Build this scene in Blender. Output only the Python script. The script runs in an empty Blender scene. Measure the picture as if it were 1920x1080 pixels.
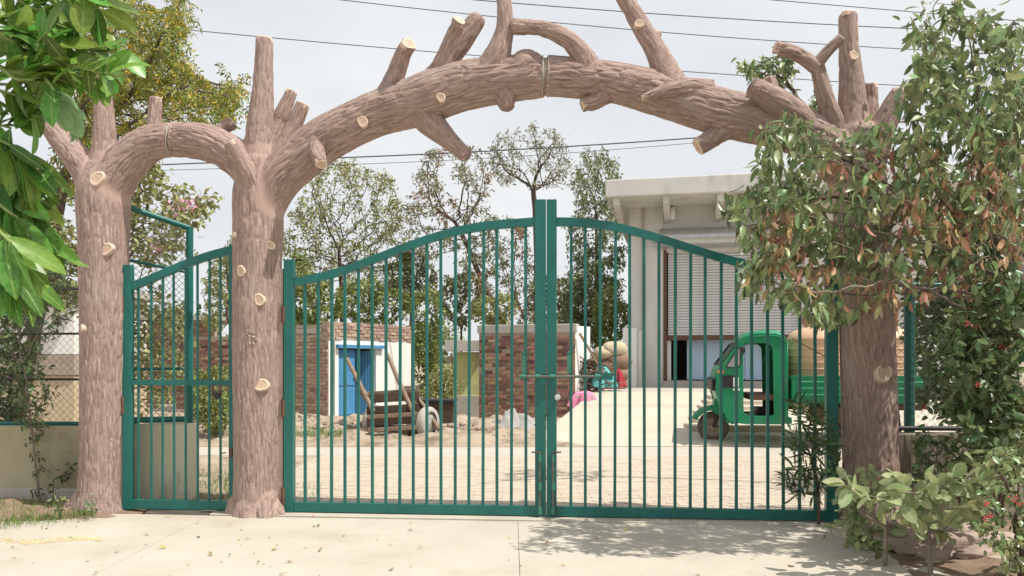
import bpy, bmesh, math, random
import numpy as np
from mathutils import Vector, Matrix, noise
from mathutils.bvhtree import BVHTree
R = math.radians
rnd = random.Random(7)
npr = np.random.default_rng(11)
SC = bpy.context.scene
COL = SC.collection

# ------------------------------------------------------------------ camera, sky, sun, exposure
F, HZ, CH = 1493.0, 676.0, 1.38          # focal length in px of a 1920 wide frame, horizon row, eye height
cam = bpy.data.cameras.new('camera'); camo = bpy.data.objects.new('camera', cam); COL.objects.link(camo)
camo.location = (0, 0, CH); camo.rotation_euler = (R(90), 0, 0)
cam.sensor_width = 36; cam.lens = 36*F/1920; cam.shift_y = (HZ-540)/1920
cam.clip_start = .05; cam.clip_end = 2000
SC.camera = camo
SUN_EL, SUN_AZ = R(59), R(112)           # azimuth clockwise from +Y
sdir = Vector((math.sin(SUN_AZ)*math.cos(SUN_EL), math.cos(SUN_AZ)*math.cos(SUN_EL), math.sin(SUN_EL)))
W = bpy.data.worlds.new('World'); SC.world = W; W.use_nodes = True
wn, wl = W.node_tree.nodes, W.node_tree.links
sky = wn.new('ShaderNodeTexSky'); sky.sky_type = 'NISHITA'; sky.sun_disc = False
sky.sun_elevation = SUN_EL; sky.sun_rotation = SUN_AZ; sky.dust_density = 4.0; sky.air_density = 1.0; sky.ozone_density = 1.0
bg = wn['Background']; bg.inputs['Strength'].default_value = .12
# thin bright overcast veil mixed evenly over the whole sky, with faint soft cloud
tc = wn.new('ShaderNodeTexCoord'); mp = wn.new('ShaderNodeMapping'); mp.inputs['Scale'].default_value = (2, 2, 5)
nz = wn.new('ShaderNodeTexNoise'); nz.inputs['Scale'].default_value = 1.6; nz.inputs['Detail'].default_value = 4
rp = wn.new('ShaderNodeMapRange'); rp.inputs[1].default_value = .3; rp.inputs[2].default_value = .7
rp.inputs[3].default_value = .8; rp.inputs[4].default_value = 1.0
mx = wn.new('ShaderNodeMix'); mx.data_type = 'RGBA'; mx.inputs[7].default_value = (7.15, 7.3, 7.45, 1)
wl.new(tc.outputs['Generated'], mp.inputs[0]); wl.new(mp.outputs[0], nz.inputs['Vector']); wl.new(nz.outputs[0], rp.inputs[0])
wl.new(rp.outputs[0], mx.inputs[0]); wl.new(sky.outputs[0], mx.inputs[6]); wl.new(mx.outputs[2], bg.inputs['Color'])
sl = bpy.data.lights.new('sun', 'SUN'); sl.energy = 4.9; sl.angle = R(.6); sl.color = (1, .95, .87)
so = bpy.data.objects.new('sun', sl); COL.objects.link(so); so.rotation_euler = (-sdir).to_track_quat('-Z', 'Y').to_euler()
vs = SC.view_settings; vs.view_transform = 'Standard'; vs.look = 'None'; vs.exposure = .05; vs.gamma = 1; vs.use_curve_mapping = False

# ------------------------------------------------------------------ placing helpers
def P(px, py, Y): return Vector(((px-960)/F*Y, Y, CH-(py-HZ)/F*Y))
def GY(px): return 7.02/(1+.09*(px-960)/F)              # the gate stands on the line Y = 7.02 - .09 X
GN = Vector((-.09, -1, 0)).normalized()                 # out of the gate line, to the street
GX = Vector((1, -.09, 0)).normalized()
def G(px, py, off=0.0): return P(px, py, GY(px)-off)       # off: metres out to the street
def GS(px): return F/GY(px)                             # px per metre on the gate line

# ------------------------------------------------------------------ mesh helpers
def put(o, label=None, cat=None, group=None, kind=None):
    if label: o['label'] = label
    if cat: o['category'] = cat
    if group: o['group'] = group
    if kind: o['kind'] = kind
    return o
def empty(name, loc, label=None, cat=None, group=None):
    o = bpy.data.objects.new(name, None); COL.objects.link(o); o.location = loc; o.empty_display_size = .1
    return put(o, label, cat, group)
def wloc(o):
    v = Vector((0, 0, 0))
    while o: v = v + o.location; o = o.parent
    return v
def mesh_np(name, V, polys, smooth=False):
    """V (n,3) array; polys = (loop_vertex_indices, loop_totals)"""
    me = bpy.data.meshes.new(name)
    idx, tot = polys
    me.vertices.add(len(V)); me.vertices.foreach_set('co', np.asarray(V, np.float32).ravel())
    me.loops.add(len(idx)); me.loops.foreach_set('vertex_index', np.asarray(idx, np.int32))
    me.polygons.add(len(tot)); st = np.concatenate(([0], np.cumsum(tot)[:-1])).astype(np.int32)
    me.polygons.foreach_set('loop_start', st); me.polygons.foreach_set('loop_total', np.asarray(tot, np.int32))
    if smooth: me.polygons.foreach_set('use_smooth', np.ones(len(tot), bool))
    me.update(calc_edges=True); me.validate()
    return me
def link(name, me, mat, parent=None, loc=(0, 0, 0)):
    o = bpy.data.objects.new(name, me); COL.objects.link(o); o.location = loc
    if mat and not me.materials: me.materials.append(mat)
    if parent: o.parent = parent
    return o
class MB:
    """collects shapes in world space; build() links them as one mesh object"""
    def __init__(s): s.v = []; s.f = []; s.sm = []
    def add(s, vs, fs, smooth=False):
        b = len(s.v); s.v += [Vector(v) for v in vs]; s.f += [[b+i for i in f] for f in fs]; s.sm += [smooth]*len(fs)
        return s
    def box(s, c, d, rot=None, taper=1.0):
        c = Vector(c); h = Vector(d)/2; q = rot or Matrix.Identity(3); vs = []
        for z in (-1, 1):
            t = taper if z > 0 else 1
            for x, y in ((-1, -1), (1, -1), (1, 1), (-1, 1)): vs.append(c+q@Vector((x*h.x*t, y*h.y*t, z*h.z)))
        return s.add(vs, [(3, 2, 1, 0), (4, 5, 6, 7), (0, 1, 5, 4), (1, 2, 6, 5), (2, 3, 7, 6), (3, 0, 4, 7)])
    def bar(s, a, b, w, d=None, up=Vector((0, 0, 1))):
        a, b = Vector(a), Vector(b); d = d or w; z = (b-a).normalized()
        x = z.cross(up)
        x = x.normalized() if x.length > 1e-4 else GX.copy()
        y = z.cross(x); q = Matrix((x, y, z)).transposed()
        return s.box((a+b)/2, (w, d, (b-a).length), q)
    def tube(s, pts, rad, n=8, cap=True, smooth=True):
        pts = [Vector(p) for p in pts]; m = len(pts)
        if not hasattr(rad, '__len__'): rad = [rad]*m
        t0 = (pts[1]-pts[0]).normalized(); x = t0.cross(Vector((0, 0, 1)))
        if x.length < .1: x = t0.cross(Vector((0, 1, 0)))
        x.normalize(); vs = []
        for i, p in enumerate(pts):
            t = (pts[min(i+1, m-1)]-pts[max(i-1, 0)]).normalized()
            x = (x-t*x.dot(t)).normalized(); y = t.cross(x)
            for k in range(n):
                a = 2*math.pi*k/n; vs.append(p+(x*math.cos(a)+y*math.sin(a))*rad[i])
        fs = [(i*n+k, i*n+(k+1) % n, (i+1)*n+(k+1) % n, (i+1)*n+k) for i in range(m-1) for k in range(n)]
        s.add(vs, fs, smooth)
        if cap: s.add(vs[:n], [tuple(range(n-1, -1, -1))]); s.add(vs[-n:], [tuple(range(n))])
        return s
    def lathe(s, c, prof, axis=Vector((0, 0, 1)), n=24, smooth=True):
        c = Vector(c); z = Vector(axis).normalized(); x = z.cross(Vector((.3, .9, .1))).normalized(); y = z.cross(x); vs = []
        for r, h in prof:
            for k in range(n):
                a = 2*math.pi*k/n; vs.append(c+z*h+(x*math.cos(a)+y*math.sin(a))*max(r, 1e-4))
        fs = [(i*n+k, i*n+(k+1) % n, (i+1)*n+(k+1) % n, (i+1)*n+k) for i in range(len(prof)-1) for k in range(n)]
        return s.add(vs, fs, smooth)
    def prism(s, poly, off):
        """poly: list of world points, extruded by vector off"""
        n = len(poly); off = Vector(off); a = [Vector(p) for p in poly]; b = [p+off for p in a]
        return s.add(a+b, [tuple(range(n-1, -1, -1)), tuple(range(n, 2*n))]+[(i, (i+1) % n, n+(i+1) % n, n+i) for i in range(n)])
    def build(s, name, mat, parent=None, origin=None, bevel=0, fix=True):
        o0 = wloc(parent) if parent else Vector(origin if origin is not None else (0, 0, 0))
        me = bpy.data.meshes.new(name); me.from_pydata([tuple(v-o0) for v in s.v], [], s.f)
        me.polygons.foreach_set('use_smooth', s.sm); me.update()
        if fix or bevel:
            bm = bmesh.new(); bm.from_mesh(me)
            if bevel:
                bmesh.ops.remove_doubles(bm, verts=bm.verts, dist=1e-5)
                es = [e for e in bm.edges if len(e.link_faces) == 2 and e.calc_face_angle(0) > .6]
                bmesh.ops.bevel(bm, geom=es, offset=bevel, segments=2, affect='EDGES', profile=.6, clamp_overlap=True)
            bmesh.ops.recalc_face_normals(bm, faces=bm.faces); bm.to_mesh(me); bm.free()
        return link(name, me, mat, parent, (0, 0, 0) if parent else o0)

# ------------------------------------------------------------------ materials
def nd(nt, t, **kw):
    n = nt.nodes.new(t)
    for k, v in kw.items(): setattr(n, k, v)
    return n
def pbr(name, c1, c2=None, rough=.6, ns=4, detail=5, bump=0, bs=40, metal=0, rand=None, ramt=.25, spec=.4, stretch=(1, 1, 1),
        c3=None, s3=.8, t3=(.5, .68), trans=0, coat=0, attr=None, vein=None):
    m = bpy.data.materials.new(name); m.use_nodes = True; nt = m.node_tree; L = nt.links
    b = nt.nodes['Principled BSDF']; b.inputs['Roughness'].default_value = rough; b.inputs['Metallic'].default_value = metal
    b.inputs['Specular IOR Level'].default_value = spec; b.inputs['Coat Weight'].default_value = coat
    if attr: co = nd(nt, 'ShaderNodeAttribute', attribute_name=attr).outputs['Vector']
    else: co = nd(nt, 'ShaderNodeTexCoord').outputs['Object']
    mp = nd(nt, 'ShaderNodeMapping'); mp.inputs['Scale'].default_value = stretch; L.new(co, mp.inputs[0])
    def noi(sc, det, r=.6):
        n = nd(nt, 'ShaderNodeTexNoise'); n.inputs['Scale'].default_value = sc; n.inputs['Detail'].default_value = det
        n.inputs['Roughness'].default_value = r; L.new(mp.outputs[0], n.inputs['Vector']); return n.outputs[0]
    def mix(f, a, bb):
        x = nd(nt, 'ShaderNodeMix', data_type='RGBA')
        for s_, v in ((0, f), (6, a), (7, bb)):
            if isinstance(v, (tuple, float, int)): x.inputs[s_].default_value = v if not isinstance(v, tuple) else (*v[:3], 1)
            else: L.new(v, x.inputs[s_])
        return x.outputs[2]
    def rng(v, a, bb, c=0, d=1):
        x = nd(nt, 'ShaderNodeMapRange'); x.inputs[1].default_value = a; x.inputs[2].default_value = bb
        x.inputs[3].default_value = c; x.inputs[4].default_value = d; L.new(v, x.inputs[0]); return x.outputs[0]
    c = c1
    if c2: c = mix(rng(noi(ns, detail), .32, .68), c1, c2)
    if c3: c = mix(rng(noi(s3, 5, .65), *t3), c, c3)
    if rand:
        rv = nd(nt, 'ShaderNodeObjectInfo').outputs['Random'] if rand == 'object' else nd(nt, 'ShaderNodeNewGeometry').outputs['Random Per Island']
        h = nd(nt, 'ShaderNodeHueSaturation'); L.new(rng(rv, 0, 1, 1-ramt, 1+ramt), h.inputs['Value'])
        w = nd(nt, 'ShaderNodeMath', operation='PINGPONG'); L.new(rng(rv, 0, 1, 0, 7.3), w.inputs[0]); w.inputs[1].default_value = 1
        L.new(rng(w.outputs[0], 0, 1, .5-ramt*.09, .5+ramt*.09), h.inputs['Hue'])
        if isinstance(c, tuple): h.inputs['Color'].default_value = (*c, 1)
        else: L.new(c, h.inputs['Color'])
        c = h.outputs[0]
    if vein:                                              # pale midrib and side veins, printed along the leaf
        av = nd(nt, 'ShaderNodeAttribute', attribute_name='rib').outputs['Vector']; sp = nd(nt, 'ShaderNodeSeparateXYZ'); L.new(av, sp.inputs[0])
        mid = rng(sp.outputs[1], .05, .1, 1, 0)
        ph = nd(nt, 'ShaderNodeMath', operation='MULTIPLY_ADD'); L.new(sp.outputs[1], ph.inputs[0]); ph.inputs[1].default_value = -.16; L.new(sp.outputs[0], ph.inputs[2])
        m2 = nd(nt, 'ShaderNodeMath', operation='MULTIPLY'); L.new(ph.outputs[0], m2.inputs[0]); m2.inputs[1].default_value = 11
        fr_ = nd(nt, 'ShaderNodeMath', operation='PINGPONG'); L.new(m2.outputs[0], fr_.inputs[0]); fr_.inputs[1].default_value = .5
        sv = rng(fr_.outputs[0], .03, .09, .35, 0); mxm = nd(nt, 'ShaderNodeMath', operation='MAXIMUM'); L.new(mid, mxm.inputs[0]); L.new(sv, mxm.inputs[1])
        c = mix(mxm.outputs[0], c, vein)
    if isinstance(c, tuple): b.inputs['Base Color'].default_value = (*c, 1)
    else: L.new(c, b.inputs['Base Color'])
    if bump:
        bn = nd(nt, 'ShaderNodeBump'); bn.inputs['Strength'].default_value = bump; bn.inputs['Distance'].default_value = .02
        L.new(noi(bs, 6), bn.inputs['Height']); L.new(bn.outputs[0], b.inputs['Normal'])
    if trans:
        tr = nd(nt, 'ShaderNodeBsdfTranslucent'); ms = nd(nt, 'ShaderNodeMixShader'); ms.inputs[0].default_value = trans
        if isinstance(c, tuple): tr.inputs[0].default_value = (c[0]*1.2, c[1]*1.3, c[2]*.7, 1)
        else: L.new(c, tr.inputs[0])
        L.new(b.outputs[0], ms.inputs[1]); L.new(tr.outputs[0], ms.inputs[2]); L.new(ms.outputs[0], nt.nodes['Material Output'].inputs[0])
    return m
def bark_mat(name, ca, cb, cc, cd):
    m = bpy.data.materials.new(name); m.use_nodes = True; nt = m.node_tree; L = nt.links; b = nt.nodes['Principled BSDF']
    b.inputs['Roughness'].default_value = .8; b.inputs['Specular IOR Level'].default_value = .25
    at = nd(nt, 'ShaderNodeAttribute', attribute_name='bark')
    def noi(sc, s3, det, r=.6, dist=0):
        mp = nd(nt, 'ShaderNodeMapping'); mp.inputs['Scale'].default_value = s3; L.new(at.outputs['Vector'], mp.inputs[0])
        n = nd(nt, 'ShaderNodeTexNoise'); n.inputs['Scale'].default_value = sc; n.inputs['Detail'].default_value = det
        n.inputs['Roughness'].default_value = r; n.inputs['Distortion'].default_value = dist; L.new(mp.outputs[0], n.inputs['Vector']); return n.outputs[0]
    def ramp(v, a, bb):
        x = nd(nt, 'ShaderNodeMapRange'); x.inputs[1].default_value = a; x.inputs[2].default_value = bb; L.new(v, x.inputs[0]); return x.outputs[0]
    def mix(f, a, bb):
        x = nd(nt, 'ShaderNodeMix', data_type='RGBA'); L.new(f, x.inputs[0])
        for s_, v in ((6, a), (7, bb)):
            if isinstance(v, tuple): x.inputs[s_].default_value = (*v, 1)
            else: L.new(v, x.inputs[s_])
        return x.outputs[2]
    fine = noi(1, (46, 46, 7), 6, .72, .8)
    c = mix(ramp(fine, .36, .64), ca, cb)
    c = mix(ramp(noi(1, (3, 3, 1.6), 4), .5, .72), c, cc)
    c = mix(ramp(noi(1, (60, 60, 9), 4, .7, .4), .58, .74), c, cd)
    fd = nd(nt, 'ShaderNodeAttribute', attribute_name='limb_blend').outputs['Fac']
    c = mix(fd, tuple((p+q)/2 for p, q in zip(ca, cb)), c)
    L.new(c, b.inputs['Base Color'])
    bn = nd(nt, 'ShaderNodeBump'); L.new(fd, bn.inputs['Strength']); bn.inputs['Distance'].default_value = .03
    L.new(fine, bn.inputs['Height']); L.new(bn.outputs[0], b.inputs['Normal'])
    return m
def ring_mat():
    m = bpy.data.materials.new('cut_wood'); m.use_nodes = True; nt = m.node_tree; L = nt.links; b = nt.nodes['Principled BSDF']
    b.inputs['Roughness'].default_value = .75
    at = nd(nt, 'ShaderNodeAttribute', attribute_name='ring')
    n = nd(nt, 'ShaderNodeTexNoise'); n.inputs['Scale'].default_value = 25; n.inputs['Detail'].default_value = 5
    a = nd(nt, 'ShaderNodeMath', operation='MULTIPLY_ADD'); L.new(n.outputs[0], a.inputs[0]); a.inputs[1].default_value = .2; L.new(at.outputs['Fac'], a.inputs[2])
    r = nd(nt, 'ShaderNodeValToRGB'); L.new(a.outputs[0], r.inputs[0]); e = r.color_ramp.elements
    e[0].position = 0; e[0].color = (.4, .26, .19, 1); e[1].position = 1; e[1].color = (.5, .36, .28, 1)
    for p, c in ((.2, (.52, .36, .27)), (.45, (.58, .42, .31)), (.66, (.52, .35, .26)), (.76, (.72, .58, .43)), (.9, (.72, .59, .45)), (.96, (.56, .42, .34))):
        q = e.new(p); q.color = (*c, 1)
    L.new(r.outputs[0], b.inputs['Base Color']); return m
def leaf(name, c1, c2, rand, ramt=.35, rough=.45, trans=.3, ns=6, vein=None, spec=.4):
    return pbr(name, c1, c2, rough=rough, ns=ns, detail=2, rand=rand, ramt=ramt, trans=trans, spec=spec, vein=vein)
M = {}
M['bark'] = bark_mat('carved_bark', (.29, .2, .168), (.56, .41, .355), (.46, .36, .31), (.68, .56, .49))
M['cut'] = ring_mat()
M['green'] = pbr('green_enamel', (.007, .108, .093), (.012, .145, .122), rough=.38, ns=7, bump=.12, bs=60, c3=(.09, .085, .05), s3=16, t3=(.62, .76), spec=.45, stretch=(1, 1, .5))
M['greenold'] = pbr('weathered_green_enamel', (.03, .17, .12), (.06, .22, .15), rough=.5, ns=9, bump=.1, bs=60, c3=(.12, .15, .1), s3=14, t3=(.6, .75))
M['steel'] = pbr('worn_steel', (.2, .23, .2), (.1, .13, .11), rough=.45, metal=.6, ns=15, c3=(.18, .1, .05), s3=20)
M['rust'] = pbr('rusty_steel', (.09, .045, .03), (.16, .08, .05), rough=.7, ns=20)
M['wire'] = pbr('galvanised_wire', (.2, .21, .2), (.1, .11, .1), rough=.5, metal=.4, ns=10)
M['cable'] = pbr('power_cable', (.09, .1, .11), rough=.6)
M['conc'] = pbr('driveway_concrete', (.45, .41, .34), (.51, .465, .39), rough=.85, ns=1.3, detail=8, bump=.25, bs=45, c3=(.38, .335, .265), s3=.9, t3=(.5, .75))
M['paver'] = pbr('sandy_paver', (.46, .385, .3), (.53, .455, .365), rough=.85, ns=9, bump=.3, bs=70, rand='object', ramt=.05)
M['paver_far'] = pbr('sandy_paver_far', (.46, .385, .3), (.53, .455, .365), rough=.85, ns=3, bump=.3, bs=70, rand='island', ramt=.05)
M['sand'] = pbr('joint_sand', (.44, .37, .29), (.51, .435, .345), rough=.95, ns=6, bump=.3, bs=60)
M['road'] = pbr('grey_road', (.43, .39, .34), (.49, .45, .39), rough=.9, ns=2, detail=7, bump=.2, bs=50)
M['dirt'] = pbr('dry_dirt', (.3, .235, .17), (.42, .345, .26), rough=.95, ns=1.6, detail=9, bump=.9, bs=14, c3=(.2, .15, .105), s3=2.6, t3=(.5, .66))
M['soil'] = pbr('bed_soil', (.17, .115, .075), (.3, .215, .15), rough=.95, ns=3, detail=8, bump=.8, bs=22)
M['ramp'] = pbr('ramp_concrete', (.48, .42, .335), (.54, .48, .39), rough=.85, ns=1.4, detail=7, bump=.15, bs=30)
M['plaster'] = pbr('stained_plaster', (.36, .33, .215), (.46, .42, .3), rough=.9, ns=2.5, detail=7, bump=.3, bs=25, c3=(.2, .17, .11), s3=1.6, t3=(.54, .75), stretch=(1, 1, .5))
M['shop'] = pbr('grey_lime_plaster', (.6, .59, .56), (.68, .67, .64), rough=.85, ns=1.6, detail=8, bump=.12, bs=25, c3=(.45, .42, .37), s3=1.3, t3=(.53, .75), stretch=(1, 1, .3))
M['white'] = pbr('whitewash', (.78, .76, .71), (.84, .82, .78), rough=.85, ns=2, bump=.12, bs=25, c3=(.7, .66, .6), s3=1.2, t3=(.66, .8))
M['streakwall'] = pbr('streaked_shaded_wall', (.33, .29, .22), (.42, .38, .3), rough=.9, ns=3, bump=.4, bs=25, c3=(.07, .05, .036), s3=3.2, t3=(.42, .56), stretch=(1, 1, .12))  # brown stain streaks, with the wall's shade under foliage darkened into the same colour
M['palewall'] = pbr('pale_wall_plaster', (.56, .53, .4), (.64, .61, .48), rough=.9, ns=3, bump=.3, bs=25, c3=(.33, .28, .2), s3=2.5, t3=(.56, .72), stretch=(1, 1, .5))
M['brick'] = pbr('red_brick', (.25, .13, .1), (.36, .215, .17), rough=.9, ns=14, bump=.4, bs=60, rand='object', ramt=.55)
M['brick_tan'] = pbr('tan_brick', (.32, .215, .165), (.43, .315, .25), rough=.9, ns=14, bump=.4, bs=60, rand='object', ramt=.3)
M['brick_far'] = pbr('red_brick_far', (.25, .13, .1), (.36, .215, .17), rough=.9, ns=14, bump=.4, bs=60, rand='island', ramt=.4)
M['mortar'] = pbr('mud_mortar', (.34, .28, .225), (.43, .36, .295), rough=.95, ns=8, bump=.4, bs=50)
M['cement'] = pbr('cement_cap', (.4, .37, .33), (.47, .44, .4), rough=.9, ns=4, bump=.2, bs=40)
M['blue'] = pbr('blue_paint', (.06, .22, .44), (.09, .28, .5), rough=.5, ns=5, c3=(.12, .22, .36), s3=4, t3=(.62, .8))
M['paleblue'] = pbr('pale_blue_panel', (.42, .55, .68), (.46, .59, .72), rough=.5, ns=2)
M['shutter'] = pbr('rolling_shutter', (.58, .58, .58), (.66, .66, .66), rough=.5, metal=.0, ns=5)
M['galv'] = pbr('galvanised_sheet', (.45, .46, .46), (.55, .56, .56), rough=.35, metal=.7, ns=6)
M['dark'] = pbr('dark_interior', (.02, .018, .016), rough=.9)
M['yellow'] = pbr('yellow_green_wash', (.5, .5, .2), (.56, .56, .28), rough=.9, ns=3, c3=(.36, .33, .2), s3=1.8)
M['wood'] = pbr('dark_old_wood', (.06, .036, .026), (.11, .068, .048), rough=.8, ns=12, stretch=(1, 1, 4), bump=.3, bs=30)
M['wood2'] = pbr('weathered_wood', (.2, .135, .095), (.3, .215, .155), rough=.85, ns=12, bump=.3, bs=30)
M['tyre'] = pbr('dusty_tyre', (.075, .062, .052), (.14, .115, .09), rough=.9, ns=10, bump=.3, bs=60)
M['rim'] = pbr('dusty_rim', (.26, .2, .15), (.33, .26, .2), rough=.7, ns=10)
M['tgreen'] = pbr('vehicle_green', (.008, .195, .09), (.014, .23, .105), rough=.42, ns=4, c3=(.1, .19, .11), s3=3.5, t3=(.55, .85), coat=.1)
M['black'] = pbr('black_plastic', (.02, .02, .022), (.03, .03, .032), rough=.5, ns=10)
M['brownseat'] = pbr('brown_vinyl', (.14, .07, .045), rough=.6)
M['tank'] = pbr('tan_plastic', (.6, .38, .24), (.64, .42, .275), rough=.5, ns=3)
M['amber'] = pbr('amber_lens', (.75, .25, .03), rough=.25, spec=.5)
M['whitep'] = pbr('white_label', (.75, .75, .73), rough=.5)
M['chrome'] = pbr('lamp_glass', (.6, .62, .64), rough=.12, metal=.6)
M['grey'] = pbr('grey_tarp', (.3, .29, .275), (.38, .365, .345), rough=.9, ns=6, bump=.4, bs=15)
M['beige'] = pbr('beige_sacking', (.5, .4, .27), (.58, .48, .34), rough=.9, ns=6, bump=.3, bs=40)
M['brownsack'] = pbr('brown_sacking', (.22, .145, .1), (.3, .2, .14), rough=.9, ns=6, bump=.3, bs=40)
M['pink'] = pbr('pink_cloth', (.7, .2, .34), (.76, .27, .42), rough=.8, ns=8, bump=.3, bs=20)
M['turq'] = pbr('turquoise_cloth', (.1, .38, .38), (.14, .46, .45), rough=.8, ns=8, bump=.3, bs=20)
M['red'] = pbr('dark_red_cloth', (.3, .02, .035), (.4, .04, .05), rough=.8, ns=8)
M['stone'] = pbr('field_stone', (.3, .235, .185), (.43, .35, .28), rough=.9, ns=5, bump=.5, bs=25, rand='island', ramt=.3)
M['rock'] = pbr('pinkish_rock', (.3, .22, .18), (.42, .33, .28), rough=.85, ns=4, bump=.5, bs=20)
M['tbark'] = pbr('tree_bark', (.075, .055, .042), (.15, .115, .09), rough=.9, ns=14, bump=.5, bs=30)
M['tbarkg'] = pbr('pale_twig_bark', (.2, .16, .125), (.3, .25, .2), rough=.85, ns=14, bump=.4, bs=40)
M['stem'] = pbr('green_stem', (.2, .28, .07), (.28, .34, .12), rough=.6, ns=10)
M['l_big'] = leaf('broad_leaf', (.105, .215, .032), (.185, .325, .06), 'object', .5, .34, .42, 9, vein=(.3, .45, .12))
M['l_big_pale'] = leaf('broad_leaf_underside', (.22, .38, .18), (.28, .44, .23), 'object', .2, .5, .35, 10, vein=(.42, .55, .3))
M['l_right'] = leaf('right_tree_leaf', (.18, .235, .09), (.28, .345, .16), 'object', .6, .36, .3, spec=.45)
M['l_right_far'] = leaf('right_tree_leaf_mass', (.17, .22, .085), (.265, .33, .15), 'island', .6, .3, .3, spec=.6)
M['l_dry'] = leaf('dry_leaf', (.36, .185, .1), (.54, .34, .22), 'island', .4, .7, .25)
M['l_neem'] = leaf('yellowing_leaf', (.19, .24, .05), (.34, .33, .07), 'island', .45, .45, .4, 1)
M['l_yel'] = leaf('yellow_leaf', (.5, .36, .035), (.6, .45, .06), 'island', .25, .5, .3)
M['l_a'] = leaf('mid_green_leaf', (.24, .26, .09), (.34, .34, .14), 'island', .4, .5, .25, .3)
M['l_b'] = leaf('grey_green_leaf', (.2, .21, .115), (.29, .275, .15), 'island', .4, .5, .25, .3)
M['l_d'] = leaf('eucalyptus_leaf', (.15, .19, .09), (.24, .27, .13), 'island', .4, .5, .25, .3)
M['l_rust'] = leaf('rusty_leaf', (.3, .15, .075), (.38, .2, .1), 'island', .3, .6, .25, .3)
M['l_hedge'] = leaf('hedge_leaf', (.175, .225, .06), (.285, .31, .1), 'island', .45, .5, .25, .6)
M['l_dark'] = leaf('dark_shrub_leaf', (.07, .115, .04), (.13, .18, .075), 'island', .5, .4, .25)
M['l_dark1'] = leaf('dark_shrub_leaf_single', (.085, .14, .055), (.16, .22, .1), 'object', .5, .4, .25)
M['l_pale'] = leaf('pale_sapling_leaf', (.24, .31, .12), (.38, .43, .23), 'object', .3, .5, .3, 8, vein=(.5, .52, .3))
M['l_ole'] = leaf('oleander_leaf', (.05, .1, .03), (.1, .16, .06), 'object', .4, .4, .2)
M['grass'] = leaf('grass_blade', (.08, .16, .02), (.16, .24, .05), 'island', .4, .6, .2, 2)
M['flower'] = leaf('pink_petal', (.66, .3, .38), (.76, .45, .52), 'island', .15, .6, .3)
M['rflower'] = leaf('red_petal', (.5, .06, .07), (.6, .12, .13), 'island', .15, .6, .2)
M['litter'] = leaf('fallen_leaf', (.3, .19, .08), (.42, .29, .12), 'object', .5, .8, .1)
M['grain'] = pbr('yellow_grain', (.56, .44, .25), (.68, .56, .36), rough=.8, ns=40)
def glass(name, col, alpha_mix=.25):
    m = bpy.data.materials.new(name); m.use_nodes = True; nt = m.node_tree
    g = nd(nt, 'ShaderNodeBsdfGlossy'); g.inputs['Roughness'].default_value = .05; g.inputs[0].default_value = (.9, .9, .9, 1)
    t = nd(nt, 'ShaderNodeBsdfTransparent'); t.inputs[0].default_value = (*col, 1); ms = nd(nt, 'ShaderNodeMixShader'); ms.inputs[0].default_value = alpha_mix
    nt.links.new(t.outputs[0], ms.inputs[1]); nt.links.new(g.outputs[0], ms.inputs[2]); nt.links.new(ms.outputs[0], nt.nodes['Material Output'].inputs[0]); return m
M['glass'] = glass('windscreen_glass', (.75, .8, .8))


# ------------------------------------------------------------------ foliage helpers
def leaf_tmpl(w=.3, rows=5, fold=.25, droop=.15, peak=.45, wave=0.0):
    """unit long leaf along +x, normal +z; returns verts and faces"""
    V = [(0, 0, 0)]; F_ = []
    for i in range(1, rows):
        t = i/rows
        a = t/peak if t < peak else (1-t)/(1-peak)
        h = w/2*(1-(1-min(a, 1))**1.9)**.75
        z = -droop*t*t*1.0
        V += [(t, h, z+fold*h+wave*math.sin(t*9)*h), (t, 0, z), (t, -h, z+fold*h-wave*math.sin(t*9)*h)]
    V.append((1, 0, -droop*1.05)); e = len(V)-1
    F_ += [(0, 2, 1), (0, 3, 2)]
    for i in range(rows-2):
        b = 1+3*i; F_ += [(b, b+1, b+4, b+3), (b+1, b+2, b+5, b+4)]
    b = 1+3*(rows-2); F_ += [(b, b+1, e), (b+1, b+2, e)]
    return np.array(V, float), F_
def basis(D, U):
    D = D/np.linalg.norm(D, axis=1, keepdims=True).clip(1e-6); Y = np.cross(U, D); n = np.linalg.norm(Y, axis=1, keepdims=True)
    Y = np.where(n < 1e-3, np.array([[0, 1., 0]]), Y/n.clip(1e-6)); Z = np.cross(D, Y)
    return D, Y, Z
def leaf_mass(name, tmpl, pos, D, U, sc, mat, parent, kind='stuff'):
    V, F_ = tmpl; pos = np.asarray(pos, float); N = len(pos); o0 = np.array(wloc(parent))
    X, Y, Z = basis(np.asarray(D, float), np.asarray(U, float)); sc = np.asarray(sc, float).reshape(-1, 1, 1)
    A = (V[None, :, 0:1]*X[:, None]+V[None, :, 1:2]*Y[:, None]+V[None, :, 2:3]*Z[:, None])*sc+(pos-o0)[:, None]
    fi = np.array([i for f in F_ for i in f]); ft = np.array([len(f) for f in F_])
    idx = (fi[None]+np.arange(N)[:, None]*len(V)).ravel(); tot = np.tile(ft, N)
    me = mesh_np(name, A.reshape(-1, 3), (idx, tot), True)
    o = link(name, me, mat, parent)
    if kind: o['kind'] = kind
    return o
_lm = {}
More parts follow.
